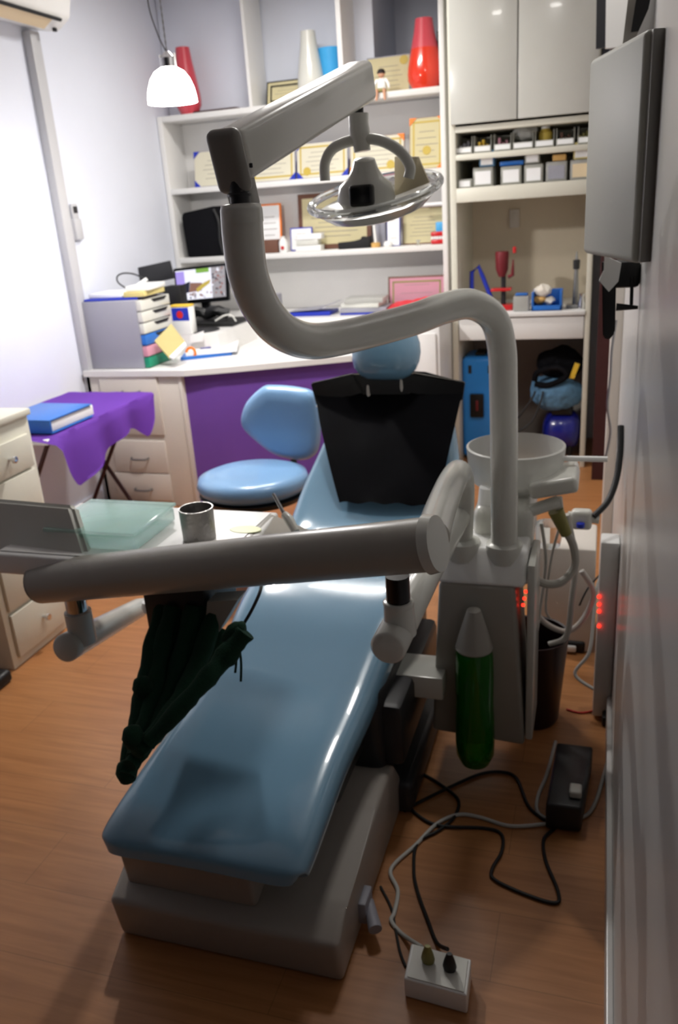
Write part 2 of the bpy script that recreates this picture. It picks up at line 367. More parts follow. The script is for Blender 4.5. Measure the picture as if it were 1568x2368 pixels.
# base: grey cast cover, profile along y
bfl = aZ(294, 2150); bfr = aZ(782, 2283)
def base_prof(x): return None
zf = .125
A = [(1.235, 0), (1.215, zf), (1.30, zf+.03), (1.56, .20), (1.68, .205), (1.76, .18), (1.81, .11), (1.82, 0)]
bm = new(); prism(bm, [(y, z) for y, z in A], -1.035, -.478, 'x', r=.014); part(chair, 'base', bm, 'plastic_base', angle=50)
# second cover with a sloping lower edge, below the leg rest
bm = new(); prism(bm, [(1.262, .135), (1.25, .235), (1.5, .30), (1.9, .34), (1.9, .22), (1.5, .16)], -1.01, -.68, 'x', r=.012); part(chair, 'lift_cover', bm, 'plastic_base', angle=50)
bm = new(); rbox(bm, -.98, -.50, 1.72, 2.35, .10, .43, .03, 3); rbox(bm, -.93, -.55, 1.5, 1.9, .24, .36, .02); part(chair, 'lift_column', bm, 'dark_grey')
bm = new(); rbox(bm, -1.0, -.44, 1.78, 2.45, 0.0, .10, .02, 3); part(chair, 'floor_plate', bm, 'dark_grey')
bm = new(); tube(bm, [aZ(852, 2085, .055), aZ(868, 2150, .045)], [.013, .016], 14); rbox(bm, -.481, -.46, 1.37, 1.43, .03, .09, .004); part(chair, 'foot_switch', bm, 'grey')
a1 = aY(990, 1555, 1.98); bm = new(); rbox(bm, -.56, -.37, 1.90, 2.02, a1.z-.035, a1.z+.035, .006); part(chair, 'side_bracket', bm, 'plastic')
bm = new(); rbox(bm, -.60, -.45, 1.75, 2.25, .18, .37, .02); part(chair, 'side_cover', bm, 'dark_grey')
# black cover draped over the backrest
cover = [((724, 886), 2.86), ((800, 868), 2.92), ((893, 860), 2.95), ((985, 862), 2.92), ((1075, 884), 2.86)]
rows = []
top = [aY(x, y, Y) for (x, y), Y in cover]
bmc = new(); NX, NY = 24, 22
def lerp(a, b, t): return a + (b-a)*t
def topx(u):
    f = u*4; i = min(int(f), 3); return lerp(top[i], top[i+1], f-i)
botL, botR = aY(785, 1165, 2.50), aY(1012, 1172, 2.50)
grid = []
def surfz(y):
    D = dens(ST)
    for a, b in zip(D, D[1:]):
        if a[0] <= y <= b[0]: return a[1]+(b[1]-a[1])*(y-a[0])/(b[0]-a[0])
    return D[-1][1]
for j in range(NY+1):
    v = j/NY; row = []
    for i in range(NX+1):
        u = i/NX; t = topx(u); b = lerp(botL, botR, u)
        p = lerp(t, b, v)
        p.z = lerp(t.z, surfz(max(2.5, min(2.94, b.y)))+.015, v)
        p.y -= .02*math.sin(PI*v) - .0
        n = noise.noise(Vector((u*3, v*4, 2)))*.006
        p += Vector((0, -1, .7))*(n + .012*math.sin(PI*u))
        if j == NY: p.z += .004*math.sin(u*23)
        row.append(bmc.verts.new(p))
    grid.append(row)
for j in range(NY):
    for i in range(NX): bmc.faces.new((grid[j][i], grid[j][i+1], grid[j+1][i+1], grid[j+1][i]))
bmesh.ops.solidify(bmc, geom=bmc.faces[:], thickness=.006)
cov = thing('backrest_cover', 'black cloth cover draped over the top of the dental chair backrest', 'chair cover', (-.72, 2.75, .62))
part(cov, 'cloth', bmc, 'blackcloth', angle=80)
# hood with two shiny shoulder folds
bm = new()
L = [aY(x, y, 2.84) for x, y in ((722, 884), (820, 862), (845, 905), (735, 935))]; R = [aY(x, y, 2.84) for x, y in ((955, 860), (1077, 882), (1070, 925), (945, 905))]
slab(bm, L, .02); slab(bm, R, .02)
mm = [aY(x, y, 2.845) for x, y in ((815, 864), (960, 862), (950, 910), (840, 910))]; slab(bm, mm, .02)
bmesh.ops.bevel(bm, geom=bm.edges[:], offset=.004, segments=2, affect='EDGES')
part(cov, 'hood', bm, 'black_vinyl')
for q in ((852, 905), (929, 893)):
    p = aY(q[0], q[1], 2.83); bm = new(); lathe(bm, [(.004, .028), (.007, .02), (.008, -.005), (.005, -.02)], p, 12); part(cov, 'clip', bm, 'cream', 'white plastic clip')
for q in ((732, 940, 762, 933), (1040, 917, 1066, 909)):
    a = aY(q[0], q[1], 2.825); b = aY(q[2], q[3], 2.825); bm = new(); tube(bm, [a, b], .0025, 6); part(cov, 'seam_tab', bm, 'cream', 'pale seam tab')

# ------------------------------------------------------------------ dental unit beside the chair
UY = 1.95
u0 = aY(1003, 1347, UY); u1 = aY(1192, 1357, UY); ub = aY(1010, 1668, UY)
unit = thing('dental_unit', 'pale grey box unit beside the dental chair with a green bottle hanging on its front', 'dental unit', (-.27, 2.05, .15))
zt = (u0.z+u1.z)/2; zb = .165
bm = new(); prism(bm, [(-.415, zb), (-.155, zb-.015), (-.185, zt), (-.385, zt)], UY, UY+.20, 'y', r=.012)
part(unit, 'body', bm, 'plastic_grey', angle=50)
bm = new(); prism(bm, [(UY-.004, zt-.002), (UY+.20, zt-.002), (UY+.20, zt+.10), (UY+.05, zt+.085)], -.39, -.158, 'x', r=.012); part(unit, 'top_cover', bm, 'white', angle=50)
bm = new(); rbox(bm, -.155, -.135, UY+.01, UY+.19, zb+.0, zt+.06, .006); part(unit, 'side_panel', bm, 'plastic')
for q in ((1214, 1368), (1211, 1384), (1208, 1399)):
    p = aY(q[0], q[1], UY+.06); bm = new(); lathe(bm, [(0, -.0045), (.004, -.003), (.0045, 0), (.004, .003), (0, .0045)], (p.x+.002, p.y, p.z), 10); part(unit, 'indicator_light', bm, 'led', 'small glowing red light')
# bottle socket (half cone on the front) and bottle
bp = aY(1096, 1500, UY-.04); bx = bp.x; by = UY-.035; btop = bp.z
bb = aY(1096, 1765, UY-.05).z
bm = new(); lathe(bm, [(0, .118), (.018, .11), (.036, .05), (.050, 0), (.048, -.004), (0, -.004)], (bx, by, btop+.002), 28); part(unit, 'bottle_holder', bm, 'plastic_grey')
h = btop-bb
bm = new(); lathe(bm, [(.046, 0), (.050, -.02), (.052, -.25*h), (.0505, -.45*h), (.053, -.6*h), (.054, -.8*h), (.052, -.92*h), (.040, -h), (.02, -h+.006), (0, -h+.02)], (bx, by, btop-.002), 32); bo = part(unit, 'water_bottle', bm, 'bottle', 'green plastic bottle')
# collars and column of the cuspidor
c1 = aY(1070, 1278, 2.02); c2 = aY(1166, 1285, 2.02)
for c in (c1, c2):
    bm = new(); lathe(bm, [(.048, -.01), (.050, .022), (.047, .036), (.036, .042)], (c.x, c.y, c.z), 28); part(unit, 'collar', bm, 'plastic')
bcy = 2.22
sp = aY(1192, 1068, bcy)
bm = new(); lathe(bm, [(.06, zt-.1), (.06, zt+.10), (.052, sp.z-.1), (.07, sp.z-.06)], (sp.x-.005, bcy, 0), 24); rbox(bm, sp.x-.10, sp.x+.06, UY+.12, bcy+.05, zt+.04, zt+.17, .03, 3); part(unit, 'spittoon_column', bm, 'plastic')
bm = new(); lathe(bm, [(.02, -.07), (.075, -.066), (.118, -.045), (.13, .0), (.1345, .052), (.128, .054), (.122, .0), (.10, -.035), (.02, -.05)], (sp.x, bcy, sp.z-.005), 40); part(unit, 'spittoon_bowl', bm, 'frost', 'translucent round bowl')
q = aY(1130, 1150, 2.12); bm = new(); lathe(bm, [(.0, .035), (.025, .03), (.03, -.02), (.0, -.02)], q, 16); part(unit, 'tap', bm, 'white')
# instrument rest on a bracket to the right
r_ = aY(1270, 1110, 2.15)
bm = new(); rbox(bm, r_.x-.05, r_.x+.075, r_.y-.06, r_.y+.10, r_.z-.03, r_.z+.015, .012, 3, M=T(*r_)@Ry(-12)@T(*(-r_))); 
tube(bm, [aY(1200, 1190, 2.1), aY(1290, 1160, 2.15)], .017, 12); part(unit, 'instrument_holder', bm, 'plastic')
bm = new(); tube(bm, [aY(1300, 1060, 2.2), aY(1405, 1062, 2.2)], .008, 8); part(unit, 'rail', bm, 'white')

# ------------------------------------------------------------------ operating lamp
lamp = thing('operating_lamp', 'white dental operating lamp on a bent tube arm crossing over the chair', 'lamp', (c2.x, c2.y, c2.z))
dep = [((1166, 1280), 2.02), ((1166, 1100), 2.02), ((1164, 900), 2.02), ((1160, 800), 2.015), ((1140, 735), 1.99), ((1090, 704), 1.93), ((1030, 712), 1.86), ((960, 737), 1.77), ((870, 762), 1.67), ((780, 783), 1.57), ((710, 788), 1.49), ((650, 764), 1.42), ((605, 712), 1.37), ((575, 640), 1.335), ((563, 560), 1.32), ((558, 485), 1.315)]
pts = spline([aY(x, y, Y) for (x, y), Y in dep], 8); n = len(pts)
rad = [.0345 + .0*(i/n) for i in range(n)]
bm = new(); tube(bm, pts, rad, 28); lathe(bm, [(.0345, -.02), (.0345, 0), (.032, .008), (.016, .010)], pts[-1], 28); part(lamp, 'arm_tube', bm, 'plastic', angle=70)
e = pts[-1]
bm = new(); lathe(bm, [(.0165, -.005), (.0165, .045)], e, 20); lathe(bm, [(.019, .02), (.019, .024), (.0175, .026)], e, 20); part(lamp, 'swivel_joint', bm, 'dark_grey')
# spring arm box
p0 = aY(533, 362, 1.31); p1 = aY(834, 188, 1.86)
d = (p1-p0); Lb = d.length; d.normalize(); up = Vector((0, 0, 1)); sd = d.cross(up).normalized(); uu = sd.cross(d)
MB = Matrix(((d.x, sd.x, uu.x, p0.x), (d.y, sd.y, uu.y, p0.y), (d.z, sd.z, uu.z, p0.z), (0, 0, 0, 1)))
bm = new(); rbox(bm, -.005, Lb+.01, -.031, .031, -.040, .038, .014, 4, M=MB); part(lamp, 'spring_arm', bm, 'plastic', angle=60)
bm = new(); rbox(bm, -.020, .008, -.030, .030, -.055, .043, .017, 4, M=MB); rbox(bm, -.01, .03, -.02, .02, -.085, -.035, .006, M=MB); part(lamp, 'end_cap', bm, 'cap_grey', angle=60)
q = aY(575, 383, 1.30); bm = new(); lathe(bm, [(0, .004), (.003, .003), (.003, -.003), (0, -.004)], (q.x+.004, q.y, q.z), 8); part(lamp, 'screw', bm, 'dark_grey')
# lamp neck and head
LY = 1.84
n0 = aY(829, 235, LY); n1 = aY(829, 300, LY); n2 = aY(838, 345, LY); n3 = aY(845, 375, LY)
bm = new(); tube(bm, [n0+Vector((0, 0, .02)), aY(829, 265, LY)], .011, 14); part(lamp, 'neck_pin', bm, 'dark_grey')
bm = new(); tube(bm, spline([aY(829, 262, LY), aY(830, 290, LY), aY(833, 315, LY), aY(838, 350, LY)], 4), [.021]*5+[.022]*4+[.018]*4, 20); part(lamp, 'neck', bm, 'plastic')
hd = aY(862, 440, LY)
# yoke
yl = [(752, 418), (752, 375), (775, 340), (830, 322), (880, 325), (925, 350), (948, 385), (945, 412)]
bm = new(); tube(bm, spline([aY(x, y, LY+(.0)) for x, y in yl], 6), .0115, 12); part(lamp, 'yoke', bm, 'plastic', angle=80)
bm = new(); MM = T(hd.x-.015, hd.y, hd.z)@Ry(4)@Rx(14)
lathe(bm, [(0, .066), (.022, .064), (.028, .045), (.038, .028), (.056, .012), (.064, -.016), (.05, -.036), (0, -.038)], (0, 0, 0), 32, 0, MM); hs = part(lamp, 'lamp_housing', bm, 'plastic')
q = aY(835, 452, LY-.06); bm = new(); rbox(bm, q.x-.026, q.x+.026, q.y-.006, q.y+.02, q.z-.022, q.z+.021, .007, 3); part(lamp, 'lens', bm, 'black_gloss', 'black square lens')
MR = T(hd.x+.002, hd.y+.01, hd.z-.01)@Ry(-5)@Rx(14)
bm = new(); lathe(bm, [(.0, -.050), (.06, -.047), (.105, -.034), (.128, -.015), (.131, -.013), (.108, -.026), (.06, -.041), (0, -.044)], (0, 0, 0), 40, 0, MR); part(lamp, 'reflector', bm, 'plastic')
ring = [MR@Vector((.142*math.cos(a), .142*math.sin(a), .004)) for a in [2*PI*i/48 for i in range(49)]]
bm = new(); tube(bm, ring, .009, 10, caps=False); part(lamp, 'shield_ring', bm, 'clear', 'clear plastic ring')
q0 = aY(925, 425, LY+.04); bm = new(); slab(bm, [MR@Vector(v) for v in ((.03, .05, -.02), (.115, .03, .0), (.10, .03, .055), (.045, .05, .06))], .004); part(lamp, 'reflector_plate', bm, 'reflector', 'beige reflector plate')

# ------------------------------------------------------------------ delivery arm and tray
dl = thing('delivery_unit', 'white dental instrument tray on a thick horizontal arm in front of the chair', 'dental delivery unit', (c1.x, c1.y, c1.z))
tp = [((1070, 1275), 2.02), ((1072, 1200), 2.02), ((1072, 1130), 2.0), ((1062, 1092), 1.93), ((1045, 1115), 1.75), ((1018, 1180), 1.58), ((1000, 1240), 1.44)]
pts = spline([aY(x, y, Y) for (x, y), Y in tp], 8); n = len(pts)
bm = new(); tube(bm, pts, [.0255+.009*(i/(n-1)) for i in range(n)], 24); part(dl, 'bent_tube', bm, 'plastic', angle=70)
R0 = aY(1000, 1258, 1.36); L0 = aY(98, 1345, 1.53)
d = (L0-R0); Ld = d.length; d.normalize(); sd = d.cross(up).normalized(); uu = sd.cross(d)
MD = Matrix(((d.x, sd.x, uu.x, R0.x), (d.y, sd.y, uu.y, R0.y), (d.z, sd.z, uu.z, R0.z), (0, 0, 0, 1)))
bm = new(); rr = []
for i in range(41):
    t = i/40; rr.append((.051+.003*t))
P = [MD@Vector((Ld*i/40, 0, 0)) for i in range(41)]; tube(bm, P, rr, 32, flat=1.0)
P2 = [MD@Vector((Ld+.002+.018*math.sin(a*PI/12), 0, 0)) for a in range(7)]; tube(bm, P2, [.0535*math.cos(a*PI/12)+.0005 for a in range(7)], 32)
part(dl, 'main_arm', bm, 'plastic_grey', angle=70)
bm = new(); P = [MD@Vector((-.012+.02*i, 0, 0)) for i in range(2)]; tube(bm, P, [.049, .0525], 32, flat=1.08); part(dl, 'arm_end_cap', bm, 'plastic', angle=50)
pn = aY(905, 1370, 1.40)
js = aY(920, 1362, 1.42); ej = aY(908, 1476, 1.40)
bm = new(); lathe(bm, [(.024, -.028), (.024, .03)], js, 24); part(dl, 'swivel_joint', bm, 'black_gloss', 'black swivel joint')
bm = new(); lathe(bm, [(.030, -.004), (.031, .0), (.031, .006), (.028, .008)], (js.x, js.y, js.z-.033), 24); tube(bm, [(js.x, js.y, js.z-.03), (js.x, js.y+.005, ej.z+.0)], [.030, .033], 24); part(dl, 'elbow', bm, 'plastic', angle=60)
bm = new(); e2 = aY(985, 1340, 2.0); tube(bm, [ej+Vector((-.0, -.045, 0)), ej+Vector((0, -.038, 0)), Vector((ej.x+.01, 1.7, ej.z+.01)), Vector((-.34, 2.02, ej.z+.03))], [.030, .036, .036, .034], 28); part(dl, 'lower_arm', bm, 'plastic', angle=50)
# left linkage
jl = aY(178, 1405, 1.53); el = aY(168, 1490, 1.51)
bm = new(); lathe(bm, [(.026, -.02), (.026, .03)], jl, 24); part(dl, 'swivel_joint', bm, 'chrome', 'chrome swivel joint')
bm = new(); far = aY(335, 1398, 1.90); tube(bm, [(jl.x, jl.y, jl.z-.01), (jl.x, jl.y, el.z)], .033, 24); tube(bm, [el+(el-far).normalized()*.035, el+(el-far).normalized()*.03, el, lerp(el, far, .9), far], [.031, .036, .036, .028, .02], 28); part(dl, 'link_arm', bm, 'plastic', angle=50)
k = aY(345, 1402, 1.80); bm = new(); lathe(bm, [(0, .02), (.018, .015), (.022, 0), (.018, -.015), (0, -.02)], k, 20, 0, None); part(dl, 'knob', bm, 'white')
# tray head
TZ = .855
tz = [aZ(195, 1163, TZ), aZ(640, 1186, TZ), aZ(700, 1245, TZ), aZ(560, 1320, TZ), aZ(205, 1345, TZ)]
bm = new(); prism(bm, [(-1.40, 1.50), (-.80, 1.50), (-.765, 1.62), (-.785, 1.86), (-1.39, 1.865)], TZ-.055, TZ, 'z', r=.008); part(dl, 'tray', bm, 'white', angle=50)
bm = new(); prism(bm, [(-1.385, 1.515), (-.81, 1.515), (-.80, 1.845), (-1.375, 1.85)], TZ+.0003, TZ+.003, 'z'); part(dl, 'tray_mat', bm, 'lam', smooth=False)
p = aZ(585, 1225, TZ+.0035); bm = new(); lathe(bm, [(.0, .0), (.035, .0), (.034, .001), (0, .001)], (p.x-.02, p.y, TZ+.0032), 20, sx=1.2, sy=.7); part(dl, 'stain', bm, 'stain', 'pale yellow stain')
bm = new(); prism(bm, [(-.795, TZ+.002), (-.685, TZ-.040), (-.71, TZ-.085), (-.83, TZ-.075), (-.83, TZ-.002)], 1.60, 1.84, 'y', r=.005); part(dl, 'handpiece_rest', bm, 'plastic_grey', angle=50)
bm = new(); a = aY(370, 1440, 1.62); b = aY(500, 1380, 1.62); rbox(bm, a.x, b.x, 1.56, 1.74, a.z, TZ-.056, .01); part(dl, 'tray_underbody', bm, 'dark_grey')
bm = new(); slab(bm, [aY(500, 1370, 1.60), aY(570, 1365, 1.60), aY(525, 1440, 1.60), aY(490, 1480, 1.60)], .05); part(dl, 'hose_bracket', bm, 'plastic_grey')
# control panel at the far left
bm = new(); q = [aY(-140, 1142, 1.62), aY(163, 1168, 1.58), aY(205, 1300, 1.52), aY(-120, 1268, 1.56)]
slab(bm, q, -.035)
bmesh.ops.bevel(bm, geom=bm.edges[:], offset=.010, segments=3, affect='EDGES'); part(dl, 'control_panel', bm, 'plastic', angle=50)
bm = new(); a = aY(95, 1320, 1.56); rbox(bm, a.x-.05, a.x+.06, a.y-.01, a.y+.04, a.z-.045, a.z+.05, .01); part(dl, 'panel_bracket', bm, 'dark_grey')

# things on the tray
ca = aZ(200, 1285, TZ+.004); 
tb = thing('storage_box', 'translucent pale green plastic box on the instrument tray', 'box', (-1.14, 1.66, TZ+.004))
bm = new(); rbox(bm, -1.275, -1.03, 1.555, 1.76, TZ+.0035, TZ+.042, .008, 3); part(tb, 'body', bm, 'teal')
bm = new(); rbox(bm, -1.28, -1.025, 1.55, 1.765, TZ+.043, TZ+.052, .004, 3); part(tb, 'lid', bm, 'teal')
cu = aZ(462, 1243, TZ+.004); bm = new(); lathe(bm, [(0, .002), (.038, .002), (.040, .0), (.0415, .078), (.039, .078), (.0375, .006), (0, .006)], (cu.x, cu.y, TZ+.004), 36)
bmesh.ops.translate(bm, verts=bm.verts[:], vec=(0, 0, 0)); single('mesh_cup', 'dark wire mesh cup on the instrument tray beside the green box', 'cup', bm, 'mesh_cup')
sy = thing('syringe', 'white plastic air and water syringe standing at the right end of the tray', 'syringe', aY(668, 1215, 1.74))
a, b = aY(632, 1142, 1.78), aY(658, 1190, 1.75); bm = new(); tube(bm, [a, b], [.004, .005], 10); part(sy, 'nozzle', bm, 'steel')
bm = new(); tube(bm, [b, aY(668, 1200, 1.74), aY(684, 1230, 1.72)], [.010, .012, .010], 12); part(sy, 'handle', bm, 'plastic')
bm = new(); pts = spline([aY(606, 1345, 1.56), aY(600, 1372, 1.52), aY(580, 1415, 1.50), aY(556, 1455, 1.49)], 6); tube(bm, pts, .004, 8)
single('instrument_tube', 'thin grey tube running down from the tray into the green cloth', 'tube', bm, 'rubber')

# dark green knitted cover around the hoses
gc = thing('hose_cover', 'dark green knitted cover wrapped round the hoses hanging under the tray', 'cloth cover', aY(330, 1700, 1.45))
T0 = [((372, 1400), (345, 1500), (312, 1650), (280, 1795)), ((392, 1400), (362, 1515), (330, 1660), (284, 1790)), ((415, 1400), (385, 1530), (345, 1660), (288, 1780)), ((440, 1400), (405, 1540), (358, 1675), (292, 1770)), ((465, 1405), (425, 1545), (368, 1672), (300, 1760)), ((488, 1425), (445, 1550), (385, 1655), (308, 1745)), ((505, 1455), (460, 1560), (400, 1645), (318, 1735)), ((560, 1458), (505, 1525), (440, 1600), (335, 1715))]
bm = new()
for i, cs in enumerate(T0):
    ys = (1.58, 1.50, 1.36, 1.24) if i < 7 else (1.46, 1.42, 1.34, 1.26)
    pts = spline([aY(x+8, y+5*math.sin(i), Y-.014*(i % 2)) for (x, y), Y in zip(cs, ys)], 9)
    tube(bm, pts, [.0215*(1.1-.45*abs(j/len(pts)-.25)) + .0018*math.sin(j*.9+i*2) for j in range(len(pts))], 14, rnd=.16)
part(gc, 'sleeve', bm, 'knit', angle=80)
bm = new(); tube(bm, spline([aY(528, 1482, 1.455), aY(548, 1460, 1.45), aY(566, 1458, 1.45)], 4), [.016, .020, .022, .023, .022, .021, .020, .018, .012], 12, rnd=.2); part(gc, 'knot', bm, 'knit', angle=80)
for q in ((322, 1590), (300, 1705), (285, 1785)):
    p = aY(q[0]+8, q[1], 1.39 if q[1] < 1650 else 1.24); bm = new(); lathe(bm, [(0, -.03), (.018, -.02), (.024, 0), (.018, .02), (0, .03)], p, 12); part(gc, 'knot', bm, 'knit', angle=80)
for x0, y0, x1, y1 in ((543, 1490, 544, 1555), (552, 1485, 557, 1575)):
    bm = new(); tube(bm, spline([aY(x0, y0, 1.44), aY((x0+x1)/2+3, (y0+y1)/2, 1.43), aY(x1, y1, 1.43)], 5), .003, 6); part(gc, 'tie_string', bm, 'knit')

# ------------------------------------------------------------------ stool
sc = Vector((-1.43, 3.14, .0))
st = thing('dental_stool', 'light blue wheeled stool with a rounded backrest behind the dental chair', 'stool', sc)
bm = new(); M = T(sc.x, sc.y, .475)@Rz(10)
lathe(bm, [(0, -.045), (.18, -.045), (.222, -.025), (.236, .004), (.226, .036), (.19, .05), (.10, .046), (0, .042)], (0, 0, 0), 48, 0, M@Matrix.Diagonal((1.05, .98, 1, 1))); part(st, 'seat', bm, 'vinyl_stool', angle=80)
bm = new(); lathe(bm, [(0, -.03), (.14, -.03), (.212, -.014), (.232, .012), (.0, .014)], (sc.x, sc.y, .425), 40, sx=1.05, sy=.98); part(st, 'seat_pan', bm, 'black')
out = [(568, 945), (566, 978), (590, 1010), (640, 1050), (700, 1062), (735, 1045), (745, 1000), (742, 940), (728, 905), (690, 894), (635, 890), (610, 893), (582, 918)]
BYs = 3.42; pp = spline([aY(x, y, BYs) for x, y in out], 4, closed=True)[:-1]
cc = sum(pp, Vector())/len(pp); bm = new(); RR = []
for f, dy in ((0.55, -.052), (.8, -.047), (.93, -.036), (.99, -.018), (1.0, 0), (.97, .016), (.85, .026), (.5, .03)):
    RR.append([bm.verts.new(Vector((cc.x+(p.x-cc.x)*f, BYs+dy + .6*((p.x-cc.x)*f)**2 * -1, cc.z+(p.z-cc.z)*f))) for p in pp])
for a, b in zip(RR, RR[1:]):
    for i in range(len(pp)): bm.faces.new((a[i], a[(i+1) % len(pp)], b[(i+1) % len(pp)], b[i]))
bm.faces.new(RR[0]); bm.faces.new(list(reversed(RR[-1]))); part(st, 'backrest', bm, 'vinyl_stool', angle=80)
bm = new(); tube(bm, spline([(sc.x+.05, sc.y+.15, .41), (sc.x+.08, sc.y+.30, .42), (cc.x, BYs+.05, .55), (cc.x, BYs+.03, cc.z)], 6), .014, 10); part(st, 'backrest_bar', bm, 'black')
bm = new(); lathe(bm, [(.03, .08), (.03, .26), (.02, .265), (.02, .42)], (sc.x, sc.y, 0), 20); part(st, 'gas_column', bm, 'chrome')
for i in range(5):
    a = 2*PI*i/5+.3; ex = Vector((sc.x+.24*math.cos(a), sc.y+.24*math.sin(a), .075)); bm = new(); tube(bm, [(sc.x, sc.y, .10), ex], [.022, .014], 10); lg = part(st, 'leg', bm, 'black')
    bm = new(); rbox(bm, -.02, .02, -.012, .012, 0, .05, .01, 3, M=T(ex.x, ex.y, .0)@Rz(math.degrees(a)+90)); part(lg, 'caster', bm, 'dark_grey')
# ------------------------------------------------------------------ shelf contents
SY = S + .10
def vase(q0, q1, w0, w1, wm, Y, label, m, g='tall vases on the top shelf', z=None):
    b = aY(q0[0], q0[1], Y); t = aY(q1[0], q1[1], Y); z0 = z if z is not None else b.z; h = t.z - z0; bm = new()
    x = (b.x+t.x)/2
    prof = [(0, 0), (w0*.9, 0), (w0, .015), (wm*.98, h*.13), (wm, h*.22), (wm*.97, h*.32), (lerp(wm, w1, .45), h*.58)]
    prof2_ = [(lerp(wm, w1, .45), h*.58), (lerp(wm, w1, .8), h*.8), (w1, h), (w1*.86, h), (w1*.8, h*.6), (0, h*.5)]
    lathe(bm, prof, (x, Y, z0), 32, 0, cap=False); lathe(bm, prof2_, (x, Y, z0), 32, 1 if isinstance(m, list) else 0, cap=False); bmesh.ops.remove_doubles(bm, verts=bm.verts[:], dist=.0004); return single('vase', label, 'vase', bm, m, g)
Zt = Z1+.001
vase((437, 255), (423, 110), .062, .044, .082, SY-.03, 'pink-red tapered vase behind the glowing pendant lamp', 'pink_red', z=Zt)
vase((985, 200), (979, 43), .085, .050, .105, SY, 'red tapered vase at the right end of the top shelf', ['red_orange', 'pink_red'], z=Zt)
o = vase((722, 215), (711, 72), .062, .044, .085, SY, 'pale ribbed white vase in the middle bay of the top shelf', 'plastic', z=Zt)
# blue tumbler beside the white vase
a, b = aY(738, 165, SY+.06), aY(787, 108, SY+.06); bm = new(); lathe(bm, [(0, 0), (.062, 0), (.078, b.z-Zt), (.073, b.z-Zt), (.058, .01), (0, .01)], ((a.x+b.x)/2, SY+.07, Zt), 28)
single('tumbler', 'bright blue cup behind the lamp arm on the top shelf', 'cup', bm, 'cyan')
def framed(name, label, cat, q, Y, zb, fm, pm, fw_=.012, group=None, corners=None, seal=None, border=None, tilt=0, lean=.03, lines=5, mat2=None):
    # q = (xl, xr, ytop) pixels at plane Y; stands on zb
    xl = aY(q[0], q[3], Y).x; xr = aY(q[1], q[3], Y).x; zt_ = aY((q[0]+q[1])/2, q[2], Y).z; w = xr-xl; h = zt_-zb
    cx = (xl+xr)/2; t = thing(name, label, cat, (cx, Y, zb), group)
    M = T(cx, Y, zb+.001)@Rx(-math.degrees(math.atan2(lean, h)))@Ry(tilt)
    bm = new(); rbox(bm, -w/2, w/2, 0, .012, 0, h, .002, M=M); part(t, 'frame', bm, fm)
    bm = new(); rbox(bm, -w/2+fw_, w/2-fw_, -.0015, 0, fw_, h-fw_, 0, M=M)
    ln = []
    for i in range(lines):
        z = h*(.72-.5*i/max(1, lines-1)); lw = w*(.22+.1*((i*7) % 3)/2); rbox(bm, -lw, lw, -.0022, -.0015, z, z+h*.012, 0, mi=1, M=M)
    part(t, 'paper', bm, [pm, 'text'], smooth=False)
    if border:
        bm = new(); f = fw_+.018; k_ = .010
        for x0, x1, z0, z1 in ((-w/2+f, w/2-f, f, f+k_), (-w/2+f, w/2-f, h-f-k_, h-f), (-w/2+f, -w/2+f+k_, f, h-f), (w/2-f-k_, w/2-f, f, h-f)): rbox(bm, x0, x1, -.003, -.0015, z0, z1, 0, M=M)
        part(t, 'border', bm, border, smooth=False)
    if corners:
        for sx in (-1, 1):
            for sz in (0, 1):
                X_ = sx*w/2*.995; Zc_ = sz*h if sz else 0.001; k_ = .045*(-1 if sz else 1)
                bm = new(); vs = [M@Vector(v) for v in ((X_, -.0035, Zc_), (X_-sx*.045, -.0035, Zc_), (X_, -.0035, Zc_+k_))]; slab(bm, vs, .002); part(t, 'corner', bm, corners, smooth=False)
    if seal:
        bm = new(); lathe(bm, [(0, 0), (.026, 0), (.026, .002), (0, .002)], (0, 0, 0), 20, 0, M@T(seal[0]*w/2, -.002, seal[1]*h)@Rx(90)); part(t, 'seal', bm, 'gold')
    return t
G2 = 'certificates on the second shelf'
framed('certificate', 'black double-framed certificate half hidden behind the lamp arm on the top shelf', 'certificate', (614, 730, 178, 230), SY+.05, Zt, 'black', 'certcream', .01, border='black', lean=.05)
framed('certificate', 'cream framed certificate on the top shelf behind the seated figurine', 'certificate', (846, 948, 124, 190), SY+.08, Zt, 'grey', 'certcream', .008, seal=(.7, .85), lean=.05)
framed('picture_frame', 'narrow black frame edge beside the red vase at the right end of the top shelf', 'frame', (1011, 1022, 70, 150), SY+.0, Zt, 'black', 'black', .002, lines=0, lean=.01)
Zu = Z2+.001
framed('certificate', 'certificate with blue corners, leftmost on the second shelf, mostly hidden by the lamp arm', 'certificate', (446, 560, 345, 390), SY, Zu, 'navy', 'certpaper', .003, G2, 'royal', lean=.04)
framed('certificate', 'blue-cornered certificate with gold border emerging right of the lamp arm', 'certificate', (562, 681, 335, 375), SY, Zu, 'navy', 'certpaper', .003, G2, 'royal', (-.7, .2), 'gold', lean=.04)
framed('certificate', 'blue-cornered certificate with gold seal left of the operating lamp ring', 'certificate', (684, 803, 326, 370), SY, Zu, 'navy', 'certpaper', .003, G2, 'royal', (-.6, .2), 'gold', lean=.04)
framed('certificate', 'orange-cornered certificate seen through the yoke of the operating lamp', 'certificate', (808, 934, 312, 360), SY, Zu, 'wine', 'certpaper', .003, G2, 'orange', (.5, .2), 'gold', lean=.04)
framed('certificate', 'upright orange-cornered certificate at the right end of the second shelf', 'certificate', (945, 1026, 268, 330), SY-.02, Zu, 'wine', 'certcream', .003, G2, 'orange', (0, .36), 'gold', lean=.05)
